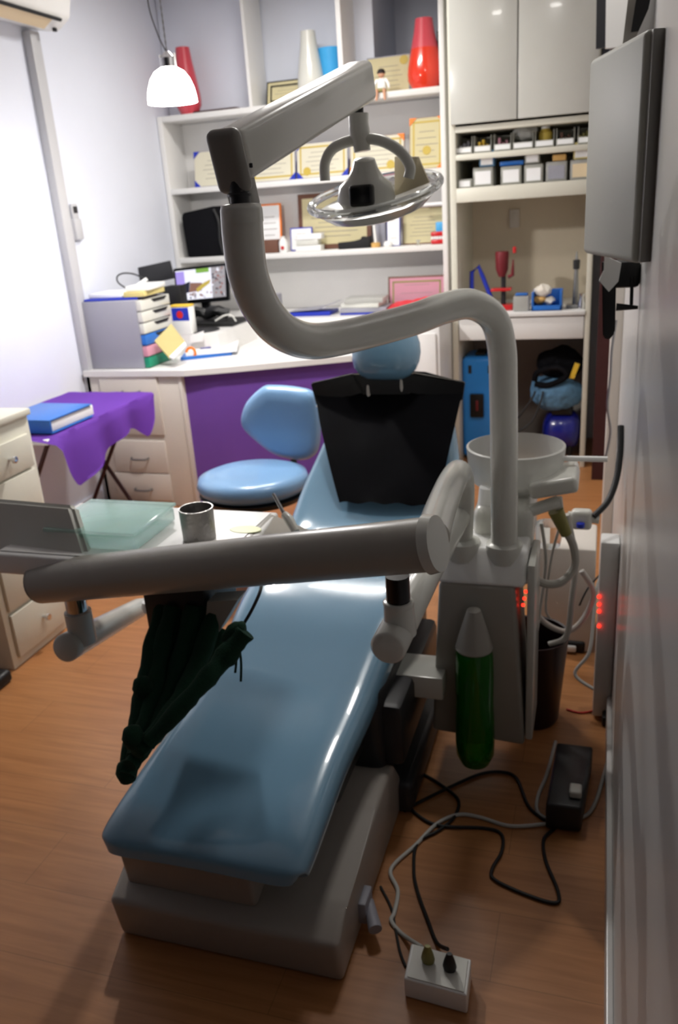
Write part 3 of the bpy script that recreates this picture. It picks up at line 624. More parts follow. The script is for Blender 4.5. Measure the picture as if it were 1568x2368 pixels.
# figurine
p = aY(884, 208, S+.03); fz = Z1
fg = thing('figurine', 'small seated boy figurine on the edge of the top shelf', 'figurine', (p.x, S+.02, fz))
bm = new(); lathe(bm, [(0, 0), (.026, .0), (.028, .02), (.024, .055), (.012, .066), (0, .068)], (p.x, S+.022, fz+.012), 16, sy=.7); 
for s in (-1, 1): tube(bm, [(p.x+s*.024, S+.02, fz+.07), (p.x+s*.042, S+.015, fz+.045), (p.x+s*.046, S+.01, fz+.02)], [.009, .008, .006], 8)
part(fg, 'shirt', bm, 'white')
bm = new(); lathe(bm, [(0, -.022), (.017, -.014), (.022, 0), (.018, .014), (0, .022)], (p.x, S+.02, fz+.10), 16)
for s in (-1, 1): tube(bm, [(p.x, S+.02, fz+.014), (p.x+s*.018, S+.012, fz+.012), (p.x+s*.022, S-.018, fz+.010), (p.x+s*.026, S-.02, fz-.045)], [.012, .011, .010, .006], 8)
tube(bm, [(p.x, S+.02, fz+.012), (p.x, S+.02, fz+.10)], [.016, .008], 8); part(fg, 'body', bm, 'skin')
bm = new(); lathe(bm, [(.024, .0), (.0245, .010), (.017, .024), (0, .028)], (p.x, S+.022, fz+.10), 16); part(fg, 'hair', bm, 'hair')
bm = new(); rbox(bm, p.x-.028, p.x+.028, S-.012, S+.035, fz+.001, fz+.022, .008); part(fg, 'shorts', bm, 'olive')
bm = new(); rbox(bm, aY(455, 250, SY).x, aY(556, 245, SY).x, S+.03, S+.2, Zt, Zt+.012, .003); single('flat_box', 'thin dark flat box lying beside the pink vase on the top shelf', 'box', bm, 'maroon')
# shelf 3
Zw = Z3+.001
def sbox(name, label, cat, q, Y, zb, m, d=.08, r=.006, group=None, top=None):
    xl = aY(q[0], q[3], Y).x; xr = aY(q[1], q[3], Y).x; zt_ = aY((q[0]+q[1])/2, q[2], Y).z
    bm = new(); rbox(bm, xl, xr, Y, Y+d, zb, zt_, r, 3); return single(name, label, cat, bm, m, group)
bg = thing('equipment_bag', 'black padded bag standing at the left end of the third shelf', 'bag', aY(470, 585, S+.05))
a, b = aY(434, 580, S+.03), aY(512, 475, S+.03)
bm = new(); prism(bm, [(a.x, Zw), (b.x+.02, Zw), (b.x-.01, b.z-.02), (b.x-.05, b.z+.0), (a.x+.0, b.z-.03), (a.x-.015, b.z-.06)], S+.02, S+.2, 'y', r=.015); part(bg, 'body', bm, 'blackcloth')
bm = new(); tube(bm, spline([(b.x-.05, S+.012, b.z-.02), (b.x-.02, S+.005, b.z-.10), (b.x-.025, S+.005, Zw+.10), (b.x-.01, S+.01, Zw+.01)], 6), .011, 8); part(bg, 'strap', bm, 'black')
framed('certificate', 'orange and white award board behind the bent lamp tube on the third shelf', 'certificate', (596, 650, 470, 550), SY+.03, Zw, 'orange', 'paper', .012, lean=.05)
p = aY(615, 468, SY); bm = new(); lathe(bm, [(0, 0), (.03, .0), (.02, .02), (.004, .035), (0, .035)], (p.x, SY+.05, p.z-.01), 12)
sbox('dark_box', 'dark brown box with a red base at the foot of the orange award board', 'box', (603, 643, 555, 575), S+.03, Zw, 'brown')
bm.free()
p = aY(656, 575, S+.04); bo_ = thing('spray_bottle', 'small white bottle with a red dot on the third shelf', 'bottle', (p.x, S+.04, Zw))
bm = new(); lathe(bm, [(0, 0), (.028, 0), (.029, .06), (.022, .08), (.014, .085), (.014, .10), (0, .10)], (p.x, S+.04, Zw), 20); part(bo_, 'body', bm, 'white')
bm = new(); lathe(bm, [(0, 0), (.012, 0), (.012, .003), (0, .003)], (0, 0, 0), 12, 0, T(p.x+.004, S+.0105, Zw+.03)@Rx(90)); part(bo_, 'dot', bm, 'red')
framed('brochure', 'blue-edged leaflet behind the white boxes on the third shelf', 'leaflet', (671, 722, 526, 560), SY+.02, Zw, 'royal', 'paper', .008, lean=.02)
for q, lb in (((683, 742, 556, 570), 'lowest white carton of the pile on the third shelf'), ((686, 736, 543, 556), 'middle white carton of the pile on the third shelf'), ((690, 744, 531, 543), 'topmost white carton of the pile on the third shelf')):
    i = (q[2] == 556, q[2] == 543, q[2] == 531).index(True); zb = Zw + i*.036
    xl, xr = aY(q[0], 560, S+.04).x, aY(q[1], 560, S+.04).x; bm = new(); rbox(bm, xl, xr, S+.03, S+.11, zb, zb+.034, .003); single('carton', lb, 'box', bm, ['white', 'plastic', 'bin'][i] if i < 2 else 'paper', 'white cartons on the third shelf')
framed('certificate', 'large brown-framed cream certificate below the operating lamp on the third shelf', 'certificate', (690, 858, 443, 540), SY+.05, Zw, 'brown', 'certcream', .03, lean=.04, lines=7)
a, b = aY(783, 568, S+.04), aY(855, 547, S+.04)
bm = new(); prism(bm, [(a.x, Zw), (b.x, Zw), (b.x, b.z+.005), (b.x-.02, b.z-.005), (b.x-.05, b.z+.004), (b.x-.06, b.z-.015), (b.x-.11, b.z-.025), (a.x, a.z+.018)], S+.03, S+.09, 'y', r=.003); single('model_base', 'low black stepped model in front of the brown-framed certificate', 'model', bm, 'black')
a = aY(868, 565, S+.04); b = aY(862, 502, S+.04); cd = thing('trophy', 'slim cream post on a small tan foot on the third shelf', 'trophy', (a.x, S+.05, Zw))
bm = new(); lathe(bm, [(0, 0), (.03, 0), (.03, .025), (.02, .03), (0, .03)], (a.x, S+.05, Zw), 20); part(cd, 'foot', bm, 'tan')
bm = new(); tube(bm, [(a.x, S+.05, Zw+.03), (b.x, S+.05, b.z)], [.010, .008], 12); part(cd, 'post', bm, 'white')
sbox('ring_binder', 'grey ring binder standing behind the cream post on the third shelf', 'binder', (868, 892, 478, 540), SY+.03, Zw, 'grey', .12)
framed('brochure', 'white leaflet with a blue curved edge standing on the third shelf', 'leaflet', (894, 924, 488, 540), SY-.02, Zw, 'royal', 'paper', .004, lean=.03, lines=2)
p = aY(897, 563, S+.05); bm = new(); lathe(bm, [(0, 0), (.026, 0), (.03, .014), (.02, .032), (0, .036)], (p.x, S+.05, Zw), 16, sy=.8); single('tooth_model', 'small white tooth model at the foot of the blue-edged leaflet', 'model', bm, 'white')
framed('certificate', 'pale yellow certificate in a thin dark frame at the right end of the third shelf', 'certificate', (930, 1028, 478, 540), SY+.06, Zw, 'wine', 'certcream', .005, lean=.04, lines=6)
p = aY(967, 560, S+.04); bm = new(); lathe(bm, [(0, 0), (.018, 0), (.006, .012), (.016, .03), (.014, .03), (0, .02)], (p.x, S+.04, Zw), 14); single('glass_cup', 'tiny clear glass cup before the pale yellow certificate', 'cup', bm, 'clear')
sbox('note_pad', 'cyan note pad behind the red denture model', 'note pad', (1008, 1031, 513, 550), S+.12, Zw, 'cyan', .03)
a, b = aY(996, 560, S+.03), aY(1026, 535, S+.03); dm = thing('denture_model', 'red and white denture model at the right end of the third shelf', 'model', ((a.x+b.x)/2, S+.06, Zw))
h = b.z-Zw
bm = new(); rbox(bm, a.x, b.x, S+.03, S+.09, Zw, Zw+h*.38, .008); part(dm, 'lower_jaw', bm, 'red')
bm = new(); rbox(bm, a.x, b.x, S+.032, S+.09, Zw+h*.62, Zw+h, .008); part(dm, 'upper_jaw', bm, 'red')
bm = new()
for i in range(5):
    x = lerp(a.x, b.x, (i+.5)/5); rbox(bm, x-.007, x+.007, S+.034, S+.05, Zw+h*.37, Zw+h*.63, .003)
part(dm, 'teeth', bm, 'white')
for i, (y, lb) in enumerate(((470, 'lower rolled paper lying on top of the pale yellow certificate'), (463, 'upper rolled paper under the second shelf near the tall cabinet'))):
    pass
bm = new(); tube(bm, [aY(978, 474, SY+.02), aY(1027, 470, SY+.02)], .011, 12); single('paper_roll', 'white rolled paper resting on the frame of the pale yellow certificate', 'paper roll', bm, 'paper')

# ------------------------------------------------------------------ tall cabinet contents
BY = K + .03
row1 = [(1053, 1092, 325, 352, 'grey', 'dark contents'), (1096, 1136, 322, 349, 'yellow', 'yellow contents'), (1142, 1182, 319, 345, 'pink', 'pink contents'), (1186, 1233, 316, 342, 'clear', 'bagged contents'), (1237, 1281, 313, 338, 'yellow', 'a yellow bottle'), (1286, 1328, 310, 334, 'brown', 'brown contents'), (1336, 1364, 307, 330, 'olive', 'green contents')]
zsh = zs+.0015
for i, (x0, x1, yt, yb, cm, cn) in enumerate(row1):
    X0 = aY(x0, yb, BY).x; X1 = min(aY(x1, yb, BY).x, KX1-.033); h = .058
    pos = ('leftmost', 'second from the left', 'third from the left', 'fourth from the left', 'fifth from the left', 'sixth from the left', 'rightmost')[i]
    t = thing('storage_bin', f'small bin with {cn}, {pos} on the upper cabinet shelf', 'bin', ((X0+X1)/2, BY, zsh), 'bins on the upper cabinet shelf')
    bm = new(); rbox(bm, X0, X1, BY, BY+.004, zsh, zsh+h*.62, .001); rbox(bm, X0, X1, BY, BY+.2, zsh, zsh+.004); rbox(bm, X0, X0+.003, BY+.004, BY+.2, zsh, zsh+h*1.5); rbox(bm, X1-.003, X1, BY+.004, BY+.2, zsh, zsh+h*1.5); rbox(bm, X0, X1, BY+.196, BY+.2, zsh, zsh+h*1.5)
    part(t, 'body', bm, 'bin')
    bm = new(); rbox(bm, X0+.006, X1-.006, BY-.002, BY-.0003, zsh+.008, zsh+h*.55, 0); part(t, 'label_card', bm, 'paper')
    c = (X0+X1)/2
    if i == 3:
        bm = new(); bmesh.ops.create_icosphere(bm, subdivisions=3, radius=.062, matrix=T(c, BY+.08, zsh+.085)@Matrix.Diagonal((1, .9, .8, 1)))
        for v in bm.verts: v.co += v.normal*noise.noise(v.co*30)*.02
        single('plastic_bag', 'crumpled clear plastic bag on top of the fourth bin', 'bag', bm, 'frost')
    elif i == 4:
        p = thing('bottle', 'yellow bottle with a white cap standing in the fifth bin', 'bottle', (c, BY+.08, zsh+.006)); bm = new(); lathe(bm, [(0, 0), (.035, 0), (.037, .07), (.02, .09), (0, .09)], (c, BY+.08, zsh+.006), 20); part(p, 'body', bm, 'gold')
        bm = new(); lathe(bm, [(0, 0), (.024, 0), (.024, .035), (0, .035)], (c, BY+.08, zsh+.096), 16); part(p, 'cap', bm, 'white')
    else:
        bm = new()
        for k in range(3): rbox(bm, c-.03+.018*k, c-.014+.018*k, BY+.03+.02*k, BY+.08+.02*k, zsh+.006, zsh+h*(.8+.2*((i+k) % 3)), .006)
        part(t, 'contents', bm, cm)
zsl = zrt+.001
row2 = [(1057, 1092, 418, 436, 0, .045), (1094, 1140, 403, 430, 1, .10), (1158, 1205, 396, 428, 1, .095), (1212, 1255, 390, 422, 1, .095), (1262, 1310, 388, 416, 2, .10), (1318, 1362, 382, 412, 2, .10)]
cn2 = ['low and nearly empty', 'with a large white label, second from left', 'with a white label under blue trays', 'with a white label under another box', 'with grey contents and a tan packet', 'with pink contents at the right end']
for i, (x0, x1, yt, yb, k, h) in enumerate(row2):
    X0 = aY(x0, yb, BY).x; X1 = min(aY(x1, yb, BY).x, KX1-.033)
    t = thing('storage_bin', f'storage bin {cn2[i]} on the lower cabinet shelf', 'bin', ((X0+X1)/2, BY, zsl), 'bins on the lower cabinet shelf')
    bm = new(); rbox(bm, X0, X1, BY, BY+.16, zsl, zsl+h, .005); part(t, 'body', bm, 'bin' if k < 2 else 'frost')
    bm = new(); rbox(bm, X0+.012, X1-.012, BY-.002, BY-.0002, zsl+h*.12, zsl+h*.8, 0)
    if k < 2: part(t, 'label_card', bm, 'paper')
    else: part(t, 'contents', bm, 'grey' if i == 4 else 'beige')
zz2 = zsl+.102
def up(x0, x1, zb, h, m, name, lb, cat, lab=None):
    X0 = aY(x0, 390, BY).x; X1 = min(aY(x1, 390, BY).x, KX1-.033); t = thing(name, lb, cat, ((X0+X1)/2, BY+.01, zb)); bm = new(); rbox(bm, X0, X1, BY+.01, BY+.13, zb, zb+h, .004); part(t, 'body', bm, m)
    if lab: bm = new(); rbox(bm, X0+.008, X1-.008, BY+.008, BY+.0097, zb+h*.1, zb+h*.85, 0); part(t, 'label_card', bm, lab)
up(1108, 1142, zz2, .085, 'denim', 'storage_box', 'small blue box with a pale label stacked on the second bin', 'box', 'paper')
up(1155, 1210, zz2-.004, .022, 'blue', 'blue_tray', 'flat blue tray lying on the third bin of the lower shelf', 'tray')
up(1213, 1247, zz2-.003, .075, 'bin', 'storage_box', 'white labelled box stacked on the fourth bin', 'box', 'paper')
up(1277, 1308, zz2+.0, .032, 'tan', 'packet', 'tan packet lying on the clear bin with grey contents', 'packet')
up(1325, 1362, zz2+.0, .085, 'straw', 'storage_box', 'cream box with a yellow base stacked on the rightmost clear bin', 'box', 'paper')
# counter items
zk = zc+.001
def C_(x, y, Y): return aY(x, y, Y)
cy_ = K+.12
a, b = C_(1088, 690, cy_), C_(1128, 615, cy_)
bm = new(); tube(bm, [(a.x+.005, cy_, zk+.012), (a.x+.01, cy_, b.z-.03), (a.x+.05, cy_, b.z), (a.x+.07, cy_, b.z-.05), (b.x+.02, cy_, zk+.07), (b.x+.05, cy_, zk+.012)], .013, 8); single('clamp_frame', 'royal blue bent clamp frame on the cabinet counter behind the lamp tube', 'clamp', bm, 'royal')
pr_ = thing('bench_press', 'dark red bench press with a lever on the cabinet counter', 'press', (C_(1165, 700, cy_).x, cy_+.02, zk))
px_ = C_(1163, 700, cy_).x
bm = new(); rbox(bm, px_-.06, px_+.06, cy_-.04, cy_+.1, zk, zk+.03, .006); part(pr_, 'base', bm, 'red')
bm = new(); rbox(bm, px_-.07, px_+.05, cy_-.03, cy_+.06, zk+.11, zk+.125, .004); part(pr_, 'work_plate', bm, 'red')
bm = new(); tube(bm, [(px_, cy_+.03, zk+.03), (px_, cy_+.03, zk+.2)], .014, 12); part(pr_, 'column', bm, 'dark_grey')
ht = C_(1160, 582, cy_).z
bm = new(); lathe(bm, [(0, 0), (.02, 0), (.036, .04), (.04, ht-zk-.2), (.037, ht-zk-.19), (0, ht-zk-.19)], (px_-.008, cy_+.02, zk+.19), 24); part(pr_, 'head', bm, 'wine')
bm = new(); l0 = C_(1180, 640, cy_); tube(bm, [(px_+.03, cy_, l0.z), (px_+.055, cy_, l0.z+.01), (px_+.06, cy_-.01, C_(1190, 600, cy_).z)], [.012, .011, .004], 10); part(pr_, 'lever', bm, 'wine')
bm = new(); q = C_(1190, 578, cy_-.01); lathe(bm, [(0, -.02), (.010, -.015), (.011, .015), (0, .02)], q, 12); part(pr_, 'lever_knob', bm, 'red')
tb_ = thing('tub', 'small clear tub of tan plaster pieces between the red press and the blue basket', 'tub', (C_(1204, 712, cy_).x, K+.06, zk)); xt = C_(1206, 712, K+.06).x
bm = new(); rbox(bm, xt-.045, xt+.045, K+.02, K+.10, zk, zk+.085, .008); part(tb_, 'body', bm, 'frost'); bm = new(); rbox(bm, xt-.035, xt+.035, K+.03, K+.09, zk+.088, zk+.10, .005); part(tb_, 'contents', bm, 'blue')
bs = thing('basket', 'blue plastic basket of plaster casts on the cabinet counter', 'basket', (C_(1263, 715, K+.06).x, K+.08, zk))
x0, x1 = C_(1229, 715, K+.03).x, C_(1299, 715, K+.03).x
bm = new(); rbox(bm, x0, x1, K+.02, K+.15, zk, zk+.008, .003); rbox(bm, x0, x1, K+.02, K+.027, zk, zk+.03, .003)
for X_ in (x0, x1-.012): rbox(bm, X_, X_+.012, K+.02, K+.15, zk, zk+.105, .003)
rbox(bm, x0, x1, K+.145, K+.15, zk, zk+.11, .002); part(bs, 'body', bm, 'blue')
for i, (dx, dz, r, m, lb) in enumerate(((.045, .055, .034, 'tan', 'tan plaster cast in the blue basket'), (.095, .05, .03, 'plaster', 'dark-rimmed cast at the right of the blue basket'), (.06, .105, .045, 'plaster', 'large white plaster cast on top in the blue basket'))):
    bm = new(); bmesh.ops.create_icosphere(bm, subdivisions=3, radius=r, matrix=T(x0+dx, K+.085, zk+dz)@Matrix.Diagonal((1.1, .9, .75, 1)))
    for v in bm.verts: v.co += v.normal*noise.noise(v.co*45)*.012
    single('plaster_cast', lb, 'plaster cast', bm, m, 'casts in the blue basket')
sx_ = C_(1330, 710, K+.12).x; sd_ = thing('articulator', 'steel articulator stand at the right of the cabinet counter', 'stand', (sx_, K+.12, zk))
bm = new(); rbox(bm, sx_-.05, sx_+.05, K+.08, K+.16, zk, zk+.02, .005); part(sd_, 'base', bm, 'steel')
bm = new(); tube(bm, [(sx_, K+.13, zk+.02), (sx_, K+.13, zk+.27), (sx_-.0, K+.13, C_(1330, 582, K+.12).z)], [.018, .009, .003], 12); part(sd_, 'post', bm, 'steel')
bm = new(); lathe(bm, [(.0, -.03), (.018, -.025), (.02, .025), (0, .03)], (sx_, K+.13, C_(1331, 612, K+.12).z), 14); part(sd_, 'clamp', bm, 'dark_grey')
p = C_(1345, 705, K+.05); bm = new(); lathe(bm, [(0, 0), (.018, 0), (.02, .03), (.012, .06), (.016, .085), (0, .09)], (p.x, K+.05, zk), 16); single('metal_burner', 'small shiny metal burner in front of the articulator stand', 'burner', bm, 'chrome')
bm = new(); a = C_(1165, 675, KB-.12); rbox(bm, a.x-.1, a.x+.28, KB-.25, KB-.05, zk, zk+.006, .002); single('paper_sheet', 'curled paper sheet at the back of the cabinet counter', 'paper', bm, 'paper')
# kneehole
Kf = K+.10
cs = thing('suitcase', 'bright blue hard suitcase with a black handle in the cabinet kneehole', 'suitcase', (aY(1100, 900, Kf).x, Kf+.1, 0))
x0, x1 = aY(1068, 900, Kf).x, aY(1152, 900, Kf).x; zt_ = aY(1105, 826, Kf).z
bm = new(); rbox(bm, x0, x1, Kf, Kf+.28, 0.012, zt_, .035, 4); part(cs, 'shell', bm, 'blue_case')
hc_ = aY(1104, 938, Kf-.01); bm = new(); rbox(bm, hc_.x-.045, hc_.x+.04, Kf-.022, Kf-.001, hc_.z-.075, hc_.z+.075, .008); part(cs, 'handle', bm, 'black')
bm = new(); rbox(bm, hc_.x-.008, hc_.x+.008, Kf-.026, Kf-.022, hc_.z-.03, hc_.z+.035, .001); part(cs, 'badge', bm, 'wine')
bm = new(); rbox(bm, hc_.x-.02, hc_.x+.04, Kf+.05, Kf+.2, zt_-.002, zt_+.018, .006); part(cs, 'top_handle', bm, 'black')
for sx in (-1, 1):
    bm = new(); rbox(bm, (x0+x1)/2+sx*.06-.01, (x0+x1)/2+sx*.06+.01, Kf-.004, Kf, zt_-.10, zt_-.05, .002); part(cs, 'latch', bm, 'dark_grey')
cp = thing('air_compressor', 'dark blue air compressor tank on the floor of the cabinet kneehole', 'compressor', (aY(1310, 1000, Kf).x, Kf+.15, 0))
c_ = aY(1306, 998, Kf+.05); bm = new(); x0, x1 = aY(1252, 1000, Kf).x, KX1-.034; cz = .165
tube(bm, [(x0, Kf+.17, cz), (x0+.02, Kf+.17, cz), (x0+.05, Kf+.17, cz), (x1-.05, Kf+.17, cz), (x1-.02, Kf+.17, cz), (x1, Kf+.17, cz)], [.05, .10, .125, .125, .10, .05], 28); part(cp, 'tank', bm, 'navy', angle=70)
bm = new(); rbox(bm, x0+.05, x1-.05, Kf+.08, Kf+.26, cz+.11, cz+.17, .012); lathe(bm, [(0, 0), (.02, 0), (.02, .006), (0, .006)], (0, 0, 0), 16, 0, T((x0+x1)/2, Kf+.08, cz+.145)@Rx(90)); part(cp, 'motor', bm, 'black')
for sx in (x0+.06, x1-.06):
    bm = new(); rbox(bm, sx-.012, sx+.012, Kf+.08, Kf+.26, 0, .10, .004); part(cp, 'foot', bm, 'black')
def lump(name, label, cat, c, sx, sy, sz, m, amp=.03, f=9, extra=None):
    bm = new(); bmesh.ops.create_icosphere(bm, subdivisions=5, radius=1, matrix=T(*c)@Matrix.Diagonal((sx, sy, sz, 1)))
    for v in bm.verts: v.co += v.normal*(noise.noise(v.co*f)*amp + abs(noise.noise(v.co*f*2.3))*amp*.4)
    return bm
dbx = aY(1305, 915, Kf+.1)
db = thing('denim_bag', 'worn blue denim bag lying on the air compressor', 'bag', (dbx.x, Kf+.16, .375))
bm = lump('', '', '', (KX1-.19, Kf+.14, .405), .16, .12, .11, 'denim', .025); part(db, 'body', bm, 'denim', angle=80)
bkx = aY(1320, 865, Kf+.12)
bk = thing('backpack', 'black backpack with a yellow tag on top of the denim bag', 'bag', (bkx.x, Kf+.18, .56))
bm = lump('', '', '', (KX1-.165, Kf+.16, .585), .13, .10, .105, 'blackcloth', .03)
part(bk, 'body', bm, 'blackcloth', angle=80)
bm = new(); tube(bm, spline([aY(1236, 880, Kf+.05), aY(1245, 860, Kf+.04), aY(1290, 850, Kf+.03), aY(1310, 870, Kf+.03), aY(1270, 890, Kf+.03), aY(1238, 888, Kf+.05)], 5), .018, 10); part(bk, 'strap', bm, 'blackcloth', angle=80)
a, b = aY(1333, 838, Kf+.04), aY(1322, 875, Kf+.04); bm = new(); slab(bm, [a+Vector((-.008, 0, 0)), a+Vector((.02, 0, -.01)), b+Vector((.015, 0, 0)), b+Vector((-.015, 0, .0))], .006); part(bk, 'tag', bm, 'yellow', 'yellow hanging tag')
for i, qs in enumerate(([(1140, 1040), (1180, 990), (1225, 930), (1238, 905)], [(1195, 1000), (1230, 975), (1250, 930), (1256, 905)])):
    bm = new(); tube(bm, spline([aY(x, y, Kf+.02-.008*i) for x, y in qs], 8), .006, 8); single('power_cable', ('dark cable rising from behind the lamp post in the kneehole', 'dark cable hanging beside the denim bag in the kneehole')[i], 'cable', bm, 'rubber')

# ------------------------------------------------------------------ desk contents
dz = DZ+.001
fbY = 4.06
fb = thing('file_drawer_unit', 'grey desktop file unit with white, blue, pink and green drawers', 'file unit', (aY(260, 835, fbY).x, fbY+.2, dz))
x0 = aY(205, 836, fbY).x; x1 = aY(342, 826, fbY).x; zt_ = aY(255, 697, fbY).z
x0 = max(x0, XL+.03)
bm = new(); rbox(bm, x0, x1-.03, fbY, fbY+.34, dz, zt_, .006); part(fb, 'body', bm, 'grey')
ddz = (zt_-dz)/6
for i, m in enumerate(('green', 'pink', 'blue', 'plastic', 'plastic', 'plastic')):
    z0 = dz+.003+i*ddz; bm = new(); rbox(bm, x1-.03, x1+.0, fbY+.006, fbY+.334, z0, z0+ddz-.006, .003); dr = part(fb, 'drawer', bm, m)
    if i > 1: bm = new(); prism(bm, [(fbY+.12, z0+ddz-.010), (fbY+.30, z0+ddz-.010), (fbY+.27, z0+ddz*.55), (fbY+.15, z0+ddz*.55)], x1+.0002, x1+.003, 'x'); part(dr, 'grip', bm, 'black', smooth=False)
zq = zt_+.001
def flat(name, label, cat, x0, x1, y0, y1, z0, th, m, rot=0, r=.002, group=None):
    bm = new(); cx, cy = (x0+x1)/2, (y0+y1)/2; rbox(bm, x0-cx, x1-cx, y0-cy, y1-cy, z0, z0+th, r, M=T(cx, cy, 0)@Rz(rot)); return single(name, label, cat, bm, m, group)
flat('folder', 'blue-violet folder lowest on the grey file unit', 'folder', x0+.02, x1-.04, fbY+.02, fbY+.28, zq, .012, 'royal', 4)
flat('document_stack', 'stack of white papers on the left of the grey file unit', 'papers', x0+.04, x0+.26, fbY+.05, fbY+.25, zq+.014, .022, 'paper', -3)
flat('envelope', 'yellow envelope on the right of the grey file unit', 'envelope', x0+.27, x1+.01, fbY+.03, fbY+.28, zq+.014, .028, 'straw', 2)
flat('notebook', 'white notebook lying on the yellow envelope', 'notebook', x0+.27, x1+.02, fbY+.05, fbY+.29, zq+.044, .026, 'white', 6)
zn = zq+.073
p = aY(315, 652, fbY+.08); bm = new(); tube(bm, spline([aY(x, y, fbY+.1) for x, y in ((335, 662), (300, 668), (275, 655), (271, 640), (285, 632), (310, 634), (335, 645))], 6), .0045, 8)
single('headset_cord', 'looped black and red cord on top of the grey file unit', 'cord', bm, 'dark_grey')
bm = new(); tube(bm, [aY(318, 660, fbY+.06), aY(340, 645, fbY+.08)], .010, 10); single('thermometer', 'white handheld stick lying beside the looped cord', 'thermometer', bm, 'white')
# dark screen and computer behind
sY = 4.80
p0, p1 = aY(312, 678, sY), aY(402, 612, sY)
ls = thing('laptop', 'dark open laptop screen behind the grey file unit', 'laptop', ((p0.x+p1.x)/2, sY, dz))
bm = new(); rbox(bm, p0.x, p1.x, sY, sY+.012, aY(355, 662, sY).z, aY(355, 620, sY).z, .005, M=T(p0.x, sY, p0.z)@Ry(-8)@T(-p0.x, -sY, -p0.z)); part(ls, 'screen', bm, 'dark_grey')
bm = new(); rbox(bm, p0.x+.02, p1.x, sY+.02, sY+.05, LZ+.001, aY(355, 665, sY).z, .005); part(ls, 'stand', bm, 'black')
a, b = aY(397, 705, 4.62), aY(416, 660, 4.62); bm = new(); rbox(bm, a.x-.02, b.x+.01, 4.60, 4.68, LZ+.001, b.z, .006); single('computer_tower', 'narrow black computer case between the file unit and the monitor', 'computer', bm, 'black')
mY = 5.03
c0, c1_, c2_, c3 = aY(400, 622, mY), aY(526, 608, mY), aY(530, 695, mY), aY(410, 706, mY)
mn = thing('monitor', 'black computer monitor showing a colourful picture on the desk', 'monitor', ((c2_.x+c3.x)/2, mY+.05, dz))
bm = new(); slab(bm, [c3, c2_, c1_, c0], .03); bmesh.ops.bevel(bm, geom=bm.edges[:], offset=.004, segments=2, affect='EDGES'); part(mn, 'bezel', bm, 'black_gloss')
def S_(u, v, off=.001):
    top_ = lerp(c0, c1_, u); bot = lerp(c3, c2_, u); q = lerp(bot, top_, v); return q + Vector((0, -off, 0))
bm = new()
def patch(u0, u1, v0, v1, mi, off=.0): 
    vs = [bm.verts.new(S_(u, v, .0035+off)) for u, v in ((u0, v0), (u1, v0), (u1, v1), (u0, v1))]; bm.faces.new(vs).material_index = mi
def poly_(us, mi, off): bm.faces.new([bm.verts.new(S_(u, v, .0035+off)) for u, v in us]).material_index = mi
patch(.04, .95, .12, .93, 0)
patch(.70, .95, .12, .93, 6, .0004); patch(.04, .20, .50, .90, 2, .0004); patch(.42, .66, .82, .93, 1, .0004)
poly_([(.12, .30), (.26, .32), (.30, .62), (.14, .55)], 5, .0006); poly_([(.26, .32), (.50, .34), (.52, .55), (.30, .58)], 4, .0006); poly_([(.42, .30), (.66, .52), (.68, .62), (.55, .55), (.40, .40)], 3, .0008)
random.seed(3)
for i in range(46):
    u = random.uniform(.70, .92); v = random.uniform(.14, .88); s = random.uniform(.015, .035); patch(u, min(.95, u+s), v, v+s*1.6, random.choice([0, 4, 5, 6, 7, 7]), .0010+i*.00001)
for i in range(30):
    u = random.uniform(.05, .68); v = random.uniform(.13, .26); s = random.uniform(.02, .05); patch(u, u+s, v, v+.05, random.choice([0, 4, 5, 6, 7]), .0012+i*.00001)
part(mn, 'screen', bm, ['scr_white', 'scr_green', 'scr_lilac', 'scr_yellow', 'scr_skin', 'scr_dark', 'scr_grey', 'scr_red'], smooth=False)
bm = new(); mx_ = (c2_.x+c3.x)/2; rbox(bm, mx_-.03, mx_+.03, mY+.03, mY+.06, LZ+.02, c3.z+.08, .004); rbox(bm, mx_-.12, mx_+.12, mY-.02, mY+.12, LZ+.001, LZ+.02, .005); part(mn, 'stand', bm, 'black_gloss')
# carton with red figure-free label
cy0 = 4.455; a, b = aY(400, 775, cy0), aY(436, 706, cy0); ct = thing('juice_carton', 'white carton with a blue and red label beside the file unit', 'carton', ((a.x+b.x)/2, cy0+.03, dz))
zb_, ztp = LZ+.001, aY(412, 706, cy0).z
bm = new(); rbox(bm, a.x+.0, b.x+.0, cy0, cy0+.07, zb_, ztp-.012, .004); part(ct, 'body', bm, 'white')
bm = new(); rbox(bm, a.x, b.x, cy0, cy0+.07, ztp-.011, ztp, .004); part(ct, 'top', bm, 'yellow')
bm = new(); zl = aY(412, 728, cy0).z; rbox(bm, a.x+.012, b.x-.006, cy0-.0015, cy0-.0002, zl-.035, zl+.04, 0); part(ct, 'label', bm, 'royal')
bm = new(); lathe(bm, [(0, 0), (.022, 0), (.022, .0012), (0, .0012)], (0, 0, 0), 16, 0, T((a.x+b.x)/2, cy0-.0016, zl)@Rx(90)); part(ct, 'emblem', bm, 'red')
